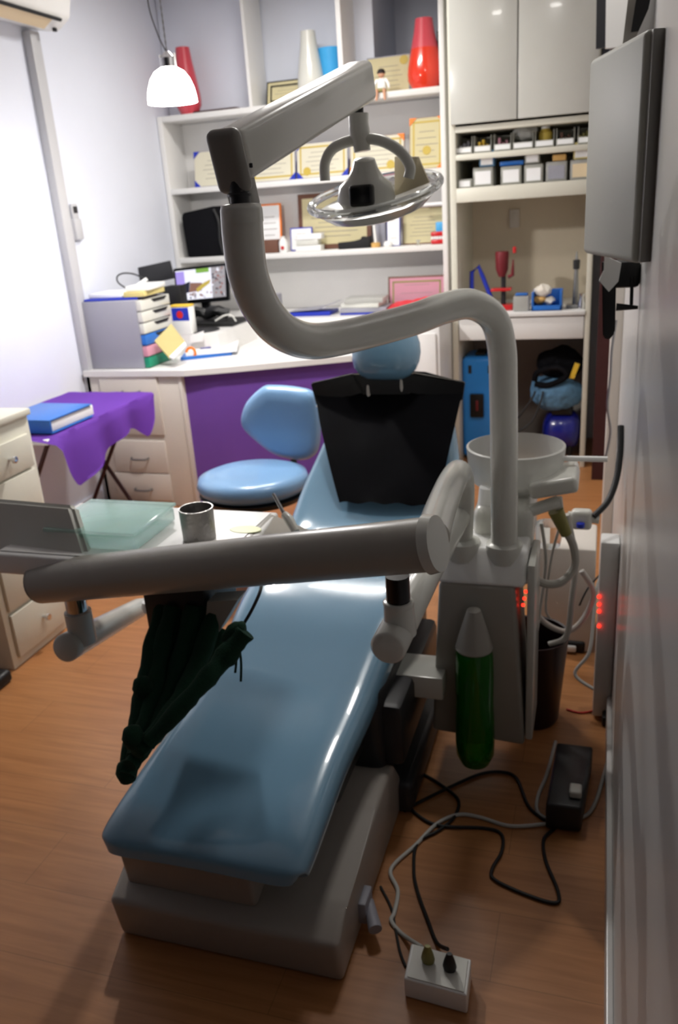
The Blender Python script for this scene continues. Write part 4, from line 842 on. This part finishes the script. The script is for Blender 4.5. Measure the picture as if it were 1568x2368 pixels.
# keyboard, headset, cables
kx = aZ(485, 735, dz+.02)
bm = new(); rbox(bm, aY(432, 735, 4.85).x, aY(556, 730, 4.85).x, 4.72, 4.98, LZ+.001, LZ+.028, .006)
single('keyboard', 'black keyboard in front of the monitor', 'keyboard', bm, 'black')
bm = new(); a = aY(476, 715, 4.85); tube(bm, spline([(a.x-.13, 4.86, LZ+.06), (a.x-.06, 4.84, LZ+.085), (a.x, 4.86, LZ+.062), (a.x+.07, 4.84, LZ+.09), (a.x+.15, 4.86, LZ+.06)], 5), .032, 10, rnd=.4); single('black_cloth', 'crumpled black pouch on the keyboard below the monitor', 'pouch', bm, 'black')
bm = new(); tube(bm, spline([aY(x, y, 4.58) for x, y in ((498, 742), (518, 730), (535, 729), (546, 743))], 6), .005, 8); single('white_cable', 'white cable arching in front of the keyboard', 'cable', bm, 'cable_white')
p = aZ(473, 760, LZ); bm = new(); lathe(bm, [(0, 0), (.12, 0), (.12, .004), (0, .004)], (p.x+.01, 4.59, LZ+.001), 40, sx=1.0, sy=.98); single('mouse_pad', 'round dark grey mouse pad on the desk', 'mouse pad', bm, 'dark_grey')
# yellow folder, card, paper pile
bm = new(); slab(bm, [aY(x, y, Y) for x, y, Y in ((357, 788, 4.12), (392, 828, 4.10), (428, 790, 4.2), (396, 748, 4.22))], .012); single('manila_folder', 'tan folder leaning against the coloured drawers', 'folder', bm, 'manila', smooth=False)
bm = new(); slab(bm, [aY(x, y, Y) for x, y, Y in ((393, 829, 4.09), (428, 795, 4.18), (432, 802, 4.17), (403, 832, 4.08))], .02); single('envelope', 'white envelope along the lower edge of the tan folder', 'envelope', bm, 'paper', smooth=False)
tg = aY(440, 802, 4.34); bm = new(); ring = [(tg.x+.028*math.cos(a), tg.y, dz+.036+.028*math.sin(a)) for a in [2*PI*i/20 for i in range(21)]]; tube(bm, ring, .008, 8, caps=False); single('tape_roll', 'orange tape roll standing on the desk behind the paper pile', 'tape', bm, 'orange')
def pile(name, lb, cat, qs, z0, z1, m):
    bm = new(); P_ = [aZ(x, y, z0) for x, y in qs]; prism(bm, [(p.x, p.y) for p in P_], z0, z1, 'z'); return single(name, lb, cat, bm, m, smooth=False)
pile('folder', 'blue folder under the white paper pile at the desk front', 'folder', ((418, 834), (536, 821), (546, 800), (440, 810)), dz, dz+.018, 'blue')
pile('paper_pile', 'white paper pile on the blue folder at the desk front', 'papers', ((430, 824), (548, 813), (554, 790), (462, 797)), dz+.019, dz+.038, 'paper')
pile('printed_sheet', 'small sheet with a red printed block, topmost on the paper pile', 'paper', ((468, 806), (520, 801), (526, 793), (480, 797)), dz+.0385, dz+.040, 'peach')
a = aZ(463, 806, dz+.045); bm = new(); tube(bm, [a, a+Vector((.09, .05, 0))], .004, 8); single('pen', 'dark blue pen lying on the printed sheet', 'pen', bm, 'navy')
bm = new(); slab(bm, [aY(x, y, 4.40) for x, y in ((440, 792), (468, 790), (471, 765), (440, 776))], .003); single('white_card', 'small white card standing behind the orange tape', 'card', bm, 'paper', smooth=False)
# riser items
lz = LZ+.001; lY = 5.10
def lb_(x0, x1, th, z, m, name, lab, cat, rot=0, d=.2, Y=lY):
    a, b = aY(x0, 720, Y).x, aY(x1, 720, Y).x; return flat(name, lab, cat, a, b, Y, Y+d, z, th, m, rot)
lb_(660, 762, .022, lz, 'royal', 'ring_binder', 'blue binder lying flat on the riser right of the lamp tube', 'binder')
bm = new(); slab(bm, [aY(x, y, lY+.02) for x, y in ((668, 722), (735, 716), (770, 702), (776, 698), (740, 712), (690, 718))], .15); single('open_papers', 'curling white papers on the blue binder', 'papers', bm, 'grey', smooth=False)
for i, (x0_, x1_, th, m, lab) in enumerate(((786, 862, .012, 'royal', 'thin blue folder lowest in the book stack on the riser'), (785, 892, .028, 'grey', 'grey book above the blue folder on the riser'), (790, 878, .026, 'plastic', 'pale book in the middle of the riser stack'), (796, 884, .03, 'frost', 'translucent document case topmost on the riser stack'))):
    lb_(x0_, x1_, th, lz+(0, .013, .042, .069)[i], m, 'book', lab, 'book', (0, 2, -3, 3)[i])
framed('picture_frame', 'wooden picture frame with a dark band leaning behind the red plastic bag', 'picture', (897, 1030, 638, 690), 5.32, lz, 'brown', 'pink', .012, lean=.03, lines=3, border='olive')
a, b = aY(885, 700, 5.12), aY(1030, 672, 5.12)
bm = new(); g = bmesh.ops.create_grid(bm, x_segments=26, y_segments=14, size=1)
for v in bm.verts:
    u, w = (v.co.x+1)/2, (v.co.y+1)/2
    v.co = Vector((lerp(a.x, b.x, u), 5.08+.19*w, lz+.012+(.06*u*(1-.2*u)+.03)*w + .012*noise.noise(Vector((u*9, w*6, 1)))))
bmesh.ops.solidify(bm, geom=bm.faces[:], thickness=.01); single('plastic_bag', 'bright red plastic bag lying on the riser by the tall cabinet', 'bag', bm, 'redbag', angle=80)
bm = new(); a = aY(640, 690, 5.2); rbox(bm, a.x-.04, a.x+.02, 5.15, 5.25, lz, a.z+.03, .008); single('desk_calendar', 'small grey box beside the lamp tube on the riser', 'box', bm, 'grey')

# ------------------------------------------------------------------ left side: drawers, folding table
LX = -2.10; LB0, LB1 = 2.23, 2.595
lc = thing('side_cabinet', 'cream bedside cabinet of drawers with round knobs at the left edge', 'cabinet', (-2.3, 2.4, 0)); LH = .94
bm = new(); rbox(bm, -2.60, LX, LB0, LB1, 0, LH-.025, .003); part(lc, 'carcass', bm, 'creamcab')
bm = new(); rbox(bm, -2.61, LX+.012, LB0-.01, LB1+.012, LH-.025, LH, .005); part(lc, 'top', bm, 'creamcab')
for (z0, z1) in ((.722, .85), (.48, .712), (.04, .218)):
    bm = new(); rbox(bm, LX+.0005, LX+.014, LB0+.03, LB1-.03, z0, z1, .003); dr = part(lc, 'drawer', bm, 'creamcab')
    if z1: 
        bm = new(); zk_ = (z0+z1)/2; lathe(bm, [(.006, 0), (.006, .012), (.014, .02), (.013, .03), (0, .033)], (0, 0, 0), 16, 0, T(LX+.014, 2.43, zk_)@Ry(90)); part(dr, 'knob', bm, 'chrome')
bm = new(); rbox(bm, LX+.0005, LX+.014, LB0+.03, LB1-.03, .235, .468, .003); dr = part(lc, 'drawer', bm, 'creamcab')
p = aZ(4, 1572, .03); bm = new(); rbox(bm, p.x-.06, p.x+.01, p.y-.05, p.y+.05, 0, .05, .015, 3); single('shoe', 'black shoe toe on the floor at the left edge of the photo', 'shoe', bm, 'black')
TT = .72
ft = thing('folding_table', 'small folding table with dark legs between the drawer cabinets', 'table', (-2.52, 3.3, 0))
bm = new(); rbox(bm, -2.78, -2.285, 2.92, 3.81, TT-.03, TT-.004, .006); part(ft, 'tabletop', bm, 'white')
for (x0_, x1_, y_) in ((-2.72, -2.32, 2.98), (-2.32, -2.72, 2.98), (-2.72, -2.32, 3.66), (-2.32, -2.72, 3.66)):
    bm = new(); dy = .012 if x0_ < x1_ else -.012; tube(bm, [(x0_, y_+dy, TT-.03), (x1_, y_+dy, .0)], .011, 8); part(ft, 'leg', bm, 'maroon')
# cloth: flat on the top, hanging past the right edge with two pointed corners
bm = new(); ys_ = [2.90+.0165*i for i in range(57)]
def drop(y):
    K_ = [(2.90, .0), (2.955, .03), (3.02, .17), (3.073, .25), (3.16, .225), (3.35, .16), (3.53, .115), (3.60, .135), (3.683, .205), (3.76, .12), (3.815, .02), (3.84, .0)]
    for (a, da), (b, db) in zip(K_, K_[1:]):
        if a <= y <= b: return da+(db-da)*(y-a)/(b-a)
    return 0
rows_ = []
for y in ys_:
    x0_ = -2.79; xl_ = -2.272; r = []
    if y < 2.96: xl_ = -2.36 + (y-2.90)*1.4
    for i in range(25): r.append(bm.verts.new((x0_+(xl_-x0_)*i/24, y, TT+.002+.0012*math.sin(y*23+i))))
    d = drop(y)
    for k in range(1, 15):
        t = k/14; z = TT-.002 - d*t; r.append(bm.verts.new((xl_+.010*min(1, 4*t)+(.018*math.sin(y*24)+.03*math.exp(-((y-3.1)/.12)**2)+.01)*t, y-.05*t*math.exp(-((y-3.05)/.12)**2), z)))
    rows_.append(r)
for a_, b_ in zip(rows_, rows_[1:]):
    for i in range(len(a_)-1):
        try: bm.faces.new((a_[i], a_[i+1], b_[i+1], b_[i]))
        except ValueError: pass
bmesh.ops.solidify(bm, geom=bm.faces[:], thickness=-.004)
single('tablecloth', 'purple cloth laid over the folding table with hanging corners', 'tablecloth', bm, 'cloth_purple', angle=80)
bz = TT+.008
bd = thing('ring_binder', 'blue ring binder full of paper lying on the purple cloth', 'binder', (-2.57, 3.13, bz))
Mb = T(-2.435, 3.14, bz)@Rz(-2)
bm = new(); rbox(bm, -.15, .145, -.16, -.152, 0, .06, .001, M=Mb); rbox(bm, -.15, .145, -.16, .155, .056, .061, .001, M=Mb); rbox(bm, -.15, .145, -.16, .155, 0, .004, .001, M=Mb); part(bd, 'cover', bm, 'blue')
bm = new(); rbox(bm, -.14, .138, -.145, .17, .006, .052, .004, M=Mb); part(bd, 'pages', bm, 'paper')

# ------------------------------------------------------------------ left wall: AC, trunking, remote
ax0, ax1 = 3.30, 4.17
ac = thing('air_conditioner', 'white split air conditioner high on the left wall', 'air conditioner', (XL+.1, 3.8, 2.5))
bm = new(); prism(bm, [(XL+.001, 2.52), (XL+.12, 2.50), (XL+.20, 2.55), (XL+.225, 2.64), (XL+.21, 2.80), (XL+.001, 2.81)], ax0, ax1, 'y', r=.02); part(ac, 'body', bm, 'white', angle=50)
bm = new(); slab(bm, [(XL+.125, ax0+.05, 2.4985), (XL+.19, ax0+.05, 2.541), (XL+.19, ax1-.14, 2.541), (XL+.125, ax1-.14, 2.4985)], .004); part(ac, 'air_outlet', bm, 'beige')
bm = new(); slab(bm, [(XL+.184, ax0+.04, 2.535), (XL+.196, ax0+.04, 2.543), (XL+.196, ax1-.08, 2.543), (XL+.184, ax1-.08, 2.535)], .008); rbox(bm, XL+.13, XL+.145, ax1-.075, ax1-.055, 2.494, 2.51, .001); part(ac, 'louvre', bm, 'black')
bm = new(); rbox(bm, XL+.001, XL+.05, 4.02, 4.10, DZ*0, 2.50, .006); single('cable_trunking', 'white pipe trunking running down the left wall below the air conditioner', 'trunking', bm, 'trunk')
rp = aX(151, 517, XL+.02); rm = thing('remote_control', 'white remote control in a holder on the left wall', 'remote control', (XL+.02, rp.y, rp.z-.09))
y_ = max(rp.y, 4.19)
bm = new(); rbox(bm, XL+.001, XL+.03, y_-.035, y_+.035, rp.z-.09, rp.z+.02, .006); part(rm, 'holder', bm, 'trunk')
bm = new(); rbox(bm, XL+.006, XL+.024, y_-.027, y_+.027, rp.z+.0, rp.z+.10, .006); part(rm, 'body', bm, 'trunk')
bm = new(); rbox(bm, XL+.0245, XL+.026, y_-.02, y_+.02, rp.z+.05, rp.z+.085, .001); part(rm, 'display', bm, 'dark_grey')

# ------------------------------------------------------------------ pendant lamp
PY = 3.45; pc = aY(400, 238, PY); ptp = aY(400, 152, PY); r_ = (aY(452, 236, PY).x-aY(350, 240, PY).x)/2; hh = ptp.z-pc.z
pl = thing('pendant_lamp', 'glowing white glass pendant lamp hanging by a chain near the left wall', 'pendant lamp', (pc.x, PY, ZC))
bm = new(); prof = [(r_, 0), (r_*.99, hh*.15), (r_*.93, hh*.4), (r_*.8, hh*.65), (r_*.6, hh*.85), (r_*.3, hh*.98), (0.012, hh)]
prof2 = [(p_[0]*.95, p_[1]) for p_ in reversed(prof)]; lathe(bm, prof+prof2, (pc.x, PY, pc.z), 40, cap=False); part(pl, 'shade', bm, 'lampglass')
bm = new(); lathe(bm, [(.034, 0), (.034, .035), (.02, .05), (.01, .06)], (pc.x, PY, ptp.z-.006), 20); part(pl, 'cap', bm, 'chrome')
for s in (-1, 1):
    bm = new(); tube(bm, [(pc.x+s*.032, PY, ptp.z-.01), (pc.x+s*.032, PY, ptp.z+.045)], .005, 8); part(pl, 'cap_post', bm, 'white')
bm = new(); tb0 = aY(375, 0, PY)
ztopc = ZC; n_ = 60; pp_ = [(pc.x, PY, ptp.z+.05+(ztopc-ptp.z-.05)*i/n_) for i in range(n_+1)]; tube(bm, pp_, [.0035 if i % 2 else .0018 for i in range(n_+1)], 8); part(pl, 'chain', bm, 'steel')
bm = new(); tube(bm, spline([(pc.x, PY, ptp.z+.05), (pc.x-.03, PY, ptp.z+.12), (pc.x-.055, PY, ptp.z+.24), (pc.x-.03, PY, ptp.z+.4), (pc.x-.005, PY, ZC-.01)], 8), .0025, 8); part(pl, 'cord', bm, 'dark_grey')

# ------------------------------------------------------------------ right wall things
hw = [aX(1532, 75, .07), aX(1514, 627, .07)]
yb_ = 1.66
t0 = aY(1530, 76, yb_); t1 = aY(1512, 624, yb_)
hgt = t0.z-t1.z; cxx = min(.066, (t0.x+t1.x)/2)
fl_y = yb_+.31
u0_ = aY(1384, 126, fl_y); u1_ = aY(1388, 570, fl_y)
wb = thing('wall_light_box', 'white flat-fronted box with rounded edges angled out from the right wall', 'wall box', (cxx, yb_, t1.z))
ang = math.degrees(math.atan2(u0_.x-cxx, fl_y-yb_)); Lw = math.hypot(u0_.x-cxx, fl_y-yb_)
M = T(cxx, yb_, 0)@Rz(-ang)
zlo, zhi = (t1.z+u1_.z)/2, (t0.z+u0_.z)/2
bm = new(); rbox(bm, -.018, .014, .0, Lw, zlo, zhi, .012, 4, M=M); part(wb, 'front_cover', bm, 'box_white', angle=50)
bm = new(); rbox(bm, -.008, .012, -.010, .002, zlo+.002, zhi-.002, .002, M=M); part(wb, 'back_frame', bm, 'cap_grey')
# wall rack above it
wr = thing('wall_rack', 'white open wall rack with slanted sides above the wall box', 'rack', (.02, 2.6, zhi+.05))
def rack(name, Y, pts, th, m):
    P_ = [aY(x, y, Y) for x, y in pts]; XW = XR-.001
    poly = [(min(p.x, XW-.004), p.z) for p in P_] + [(XW, P_[-1].z), (XW, P_[0].z)]
    bm = new(); prism(bm, poly, Y, Y+th, 'y'); part(wr, name, bm, m, smooth=False)
rack('side_panel', 2.1, [(1468, 92), (1500, 20), (1530, -60)], .015, 'lam')
rack('opening_shade', 2.4, [(1459, 74), (1470, 4), (1476, -20)], .01, 'black')  # solid black panel stands in for the shade inside the rack
rack('side_panel', 2.45, [(1440, 100), (1452, 0), (1460, -40)], .015, 'plastic_grey')
rack('back_panel', 3.0, [(1407, 112), (1407, -40)], .015, 'rack_grey')
rack('upright', 2.98, [(1400, 112), (1402, -40)], .015, 'lam')
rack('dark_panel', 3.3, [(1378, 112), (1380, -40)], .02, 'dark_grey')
bm = new(); rbox(bm, XR-.012, XR-.001, 2.1, 3.3, 2.35, 2.42); part(wr, 'wall_rail', bm, 'lam', smooth=False)
# towel hook
tY = 2.05
hk = thing('towel_hook', 'black wall holder under the wall box', 'holder', (.05, tY, 1.3))
bm = new(); a = aY(1452, 630, tY); rbox(bm, a.x-.035, .079, tY, tY+.06, a.z-.035, a.z+.025, .01); b = aY(1440, 712, tY); tube(bm, [aY(1425, 710, tY), (.078, tY, b.z)], [.009, .004], 8); tube(bm, [aY(1462, 640, tY), aY(1460, 705, tY)], .004, 8); part(hk, 'bracket', bm, 'black')
bm = new(); slab(bm, [aY(x, y, tY-.01) for x, y in ((1398, 590), (1437, 608), (1430, 650), (1408, 674), (1385, 648), (1396, 625))], .008); single('towel', 'white folded paper towel hanging on the black wall holder', 'towel', bm, 'white', smooth=False)
bm = new(); slab(bm, [aY(x, y, tY+.03) for x, y in ((1392, 600), (1425, 640), (1422, 765), (1408, 783), (1394, 775))], .03); bmesh.ops.bevel(bm, geom=bm.edges[:], offset=.004, segments=2, affect='EDGES'); single('black_pouch', 'black strap hanging behind the white towel on the right wall', 'strap', bm, 'black')
bm = new(); tube(bm, spline([aY(x, y, 3.3) for x, y in ((1425, 740), (1415, 810), (1412, 870), (1405, 940), (1412, 1000), (1400, 1060))], 6), .005, 8); single('cord', 'thin beige cord hanging on the right wall below the black holder', 'cord', bm, 'steel')
bm = new(); tube(bm, spline([aY(x, y, Y) for x, y, Y in ((1436, 985, 2.55), (1434, 1050, 2.5), (1425, 1110, 2.45), (1405, 1160, 2.4), (1372, 1195, 2.35))], 8), .0095, 12); single('black_hose', 'thick black hose curving down the right wall', 'hose', bm, 'black')
ps = thing('power_strip', 'white power strip with red lights fixed upright on the right wall', 'power strip', (.05, 2.36, .1))
a, b = aY(1392, 1650, 2.36), aY(1415, 1250, 2.36)
bm = new(); rbox(bm, .025, .079, 2.34, 2.42, a.z, b.z, .006); part(ps, 'body', bm, 'white')
for y in (1380, 1398, 1414, 1448):
    p = aY(1380, y, 2.335); bm = new(); lathe(bm, [(0, -.0055), (.0045, -.0035), (.0055, 0), (.0045, .0035), (0, .0055)], (p.x+.006, 2.336, p.z), 10); part(ps, 'indicator_light', bm, 'led', 'small glowing red light')
a = aY(1385, 1655, 2.30)
bm = new(); rbox(bm, a.x+.01, .078, 2.30, 2.38, .0, a.z-.005, .006); single('gap_shade_block', 'black block standing in for the dark gap below the white power strip', 'box', bm, 'black')  # black block imitates the shade in the gap under the strip

# ------------------------------------------------------------------ hoses and cables behind the unit
H = [([(1290, 1150, 2.2), (1300, 1210, 2.2), (1325, 1260, 2.22), (1328, 1310, 2.22), (1300, 1345, 2.2), (1262, 1350, 2.18), (1232, 1335, 2.16)], .012, 'hose', 'thick grey suction hose looping under the instrument holder'),
 ([(1310, 1190, 2.28), (1330, 1290, 2.3), (1322, 1390, 2.28), (1310, 1470, 2.27), (1270, 1490, 2.27)], .009, 'hose', 'grey hose hanging straight down beside the looping hose'),
 ([(1230, 1400, 2.3), (1260, 1440, 2.32), (1310, 1460, 2.34), (1350, 1430, 2.36), (1372, 1370, 2.38), (1345, 1320, 2.38)], .009, 'hose', 'grey hose curving in a wide arc in front of the power strip'),
 ([(1252, 1210, 2.25), (1262, 1300, 2.25), (1250, 1400, 2.25), (1240, 1470, 2.24)], .005, 'cable_white', 'thin white tube hanging at the left of the hose cluster'),
 ([(1300, 1200, 2.26), (1275, 1290, 2.26), (1262, 1400, 2.26), (1272, 1430, 2.26)], .004, 'hose', 'thin grey tube slanting down through the hose cluster'),
 ([(1405, 1300, 2.55), (1380, 1360, 2.5), (1372, 1440, 2.46), (1362, 1510, 2.42), (1330, 1560, 2.4), (1385, 1600, 2.36)], .0055, 'cable_white', 'pale cable winding down to the floor beside the power strip'),
 ([(1418, 1240, 2.6), (1400, 1310, 2.55), (1360, 1360, 2.5), (1340, 1400, 2.5)], .003, 'rubber', 'thin dark cable crossing in front of the power strip')]
for i, (q, r, m, lb) in enumerate(H):
    bm = new(); tube(bm, spline([aY(*p) for p in q], 8), r, 10); single('hose' if m == 'hose' else 'cable', lb, 'hose' if m == 'hose' else 'cable', bm, m)
bm = new(); tube(bm, [aY(1285, 1180, 2.19), aY(1310, 1235, 2.2)], [.022, .016], 14); single('hose_connector', 'olive coloured hose connector under the instrument holder', 'connector', bm, 'olive')
bm = new(); p = aY(1268, 1235, 2.32); lathe(bm, [(0, 0), (.035, 0), (.04, .03), (.038, .07), (.0, .07)], (p.x, p.y, p.z-.035), 20); single('suction_canister', 'clear canister hanging behind the olive connector', 'canister', bm, 'clear')
p = aY(1345, 1200, 2.36); bm = new(); rbox(bm, p.x-.03, p.x+.03, p.y-.02, p.y+.02, p.z-.03, p.z+.03, .012, 3); tube(bm, [p+Vector((-.04, 0, .01)), p+Vector((.05, 0, .0))], .013, 10); single('water_valve', 'white and blue water valve at the end of the black hose', 'valve', bm, 'plastic')
bm = new(); p = aY(1355, 1215, 2.33); lathe(bm, [(0, -.008), (.012, -.006), (.012, .006), (0, .008)], p-Vector((.015, 0, .0)), 12); single('valve_knob', 'small blue knob on the white water valve', 'knob', bm, 'royal')
# stool-like beige box seen behind the hoses
a, b = aY(1235, 1330, 2.75), aY(1380, 1265, 2.75); bm = new(); rbox(bm, a.x, b.x, 2.75, 3.0, 0, aY(1300, 1268, 2.75).z, .01)
single('step_box', 'low pinkish white box on the floor behind the hoses', 'box', bm, 'cream')
for q, lb in (((1322, 1375, 2.6), 'small black plug adaptor on the floor, farther from the camera'), ((1330, 1490, 2.45), 'black plug adaptor with a white plug beside the waste bin')):
    p = aZ(q[0], q[1], .02); t = thing('plug_adaptor', lb, 'adaptor', (p.x, p.y, 0)); bm = new(); rbox(bm, p.x-.035, p.x+.035, p.y-.03, p.y+.03, 0, .045, .01, 3); part(t, 'body', bm, 'black'); bm = new(); rbox(bm, p.x-.03, p.x+.005, p.y-.045, p.y-.031, .01, .035, .006); part(t, 'plug', bm, 'white')
# waste bin
wb0 = aZ(1235, 1715)
wbx, wby = -.165, 2.32
ztop = aY(1270, 1475, 2.30).z
bm = new(); lathe(bm, [(0, 0), (.082, 0), (.086, .01), (.110, ztop), (.113, ztop+.004), (.106, ztop+.002), (.083, .012), (0, .012)], (wbx, wby, 0), 40); single('waste_bin', 'dark maroon round waste bin behind the dental unit', 'bin', bm, 'bin_dark')
# black boxed pedal with a white button
fp = thing('foot_pedal', 'black foot pedal box with a white square button on the floor by the right wall', 'pedal', (-.02, 2.0, 0))
P4 = [aZ(1288, 1712, .09), aZ(1372, 1722, .09), aZ(1345, 1880, .07), aZ(1262, 1870, .07)]
bm = new(); slab(bm, [(v.x, v.y, .085) for v in P4], -.08) if False else None
V = [(v.x, v.y) for v in P4]
prism(bm, V, .004, .085, 'z', r=.008); part(fp, 'body', bm, 'dark_grey')
p = aZ(1331, 1830, .095); bm = new(); rbox(bm, p.x-.016, p.x+.016, p.y-.02, p.y+.02, .0855, .108, .006, 3); part(fp, 'button', bm, 'plastic', 'white square button')
def floorline(qs, r, m, name, lb, cat, z=None, n=10):
    pts = []
    for q in qs: pts.append(aZ(q[0], q[1], (q[2] if len(q) > 2 else 0)+r+.001))
    bm = new(); tube(bm, spline(pts, n), r, 10); return single(name, lb, cat, bm, m)
floorline([(1205, 1370), (1240, 1640), (1310, 1650), (1370, 1640)], .002, 'red', 'red_string', 'thin red string curved on the floor behind the pedal', 'string') if False else None
floorline([(1310, 1640), (1345, 1648), (1385, 1640)], .003, 'red', 'red_string', 'thin red string on the floor by the power strip', 'string')
floorline([(1410, 1725), (1400, 1780), (1370, 1870), (1330, 1895), (1265, 1905), (1180, 1910), (1110, 1890), (1060, 1884), (1010, 1905), (960, 1955), (915, 1995), (903, 2020), (920, 2060), (912, 2110), (905, 2130), (930, 2160), (975, 2190, .035)], .005, 'cable_white', 'extension_cable', 'white cable snaking over the floor to the socket block', 'cable')
floorline([(1285, 1715), (1265, 1790), (1245, 1840), (1245, 1880), (1290, 1905)], .005, 'cable_white', 'thin_cable', 'grey cable looping round the left side of the pedal', 'cable')
floorline([(1035, 2195, .035), (1010, 2180), (990, 2130), (965, 2060), (957, 2010), (965, 1950), (1015, 1920), (1050, 1890), (1060, 1850), (1020, 1815), (975, 1790), (945, 1795), (932, 1830), (950, 1870), (1010, 1908), (1120, 1915), (1160, 1930), (1160, 1970), (1138, 2010), (1145, 2035), (1220, 2070), (1285, 2088), (1290, 2060), (1262, 1990), (1258, 1940), (1285, 1910), (1250, 1890), (1220, 1860), (1195, 1800), (1160, 1785), (1110, 1790), (1040, 1820), (960, 1860), (935, 1875)], .0045, 'black', 'power_cable', 'black cable looping over the floor between chair base and pedal', 'cable', n=6)
floorline([(938, 2235), (925, 2200), (915, 2150), (905, 2100), (880, 2050)], .003, 'rubber', 'thin_cable', 'thin brown cable beside the socket block', 'cable')
# socket block
sk = thing('socket_block', 'white extension socket block on the wooden floor', 'extension socket', (-.275, 1.27, 0))
S4 = [aZ(951, 2180, .055), aZ(1090, 2218, .055), aZ(1080, 2302, .055), aZ(934, 2262, .055)]
bm = new(); prism(bm, [(v.x, v.y) for v in S4], .001, .055, 'z', r=.004); part(sk, 'body', bm, 'white')
bm = new(); cxy = [(lerp(sum(v.x for v in S4)/4, v.x, .9), lerp(sum(v.y for v in S4)/4, v.y, .9)) for v in S4]; prism(bm, cxy, .0553, .0575, 'z'); part(sk, 'face_plate', bm, 'plastic', smooth=False)
for q, m, lb in (((990, 2222), 'olive', 'olive plug in the left half of the white socket block'), ((1040, 2240), 'black', 'black plug in the right half of the white socket block')):
    p = aZ(q[0], q[1], .06); bm = new(); lathe(bm, [(0, 0), (.013, 0), (.015, .01), (.012, .025), (.006, .045), (0, .045)], (p.x, p.y, .058), 16, sy=.75); single('plug', lb, 'plug', bm, m)

# ------------------------------------------------------------------ lights
def area(name, loc, rot, sx, sy, power, col=(1, 1, 1)):
    l = bpy.data.lights.new(name, 'AREA'); l.shape = 'RECTANGLE'; l.size = sx; l.size_y = sy; l.energy = power; l.color = col
    o = bpy.data.objects.new(name, l); C.objects.link(o); o.location = loc; o.rotation_euler = rot; return o
# ceiling light fittings, the desk one an added fill
def ceil_fit(x, y, sx, sy, lb, power):
    t = thing('ceiling_light', lb, 'ceiling light', (x, y, ZC-.06)); bm = new(); rbox(bm, x-sx/2-.03, x+sx/2+.03, y-sy/2-.03, y+sy/2+.03, ZC-.06, ZC-.001, .008); part(t, 'housing', bm, 'white')
    bm = new(); rbox(bm, x-sx/2, x+sx/2, y-sy/2, y+sy/2, ZC-.066, ZC-.0605, .002); part(t, 'diffuser', bm, 'tube')
    area('ceiling_lamp', (x, y, ZC-.08), (0, 0, 0), sx, sy, power, (1, .97, .93))
ceil_fit(-.50, 2.70, .30, .30, 'square white ceiling light above the dental chair', 10)
ceil_fit(-1.55, 4.35, .60, .20, 'long white ceiling light added above the desk to brighten the shelves', 21)  # unseen fitting, added to brighten the bookshelf end of the room
l = bpy.data.lights.new('pendant_bulb', 'POINT'); l.energy = 58; l.shadow_soft_size = .05; l.color = (1, .97, .95)
o = bpy.data.objects.new('pendant_bulb', l); C.objects.link(o); o.location = (pc.x, PY, pc.z+.015)
w = bpy.data.worlds.new('world'); bpy.context.scene.world = w; w.use_nodes = True
w.node_tree.nodes['Background'].inputs[0].default_value = (.8, .85, 1, 1); w.node_tree.nodes['Background'].inputs[1].default_value = .01
vs = bpy.context.scene.view_settings
vs.view_transform = 'Standard'; vs.look = 'None'; vs.gamma = 1; vs.use_curve_mapping = False; vs.exposure = 0.3
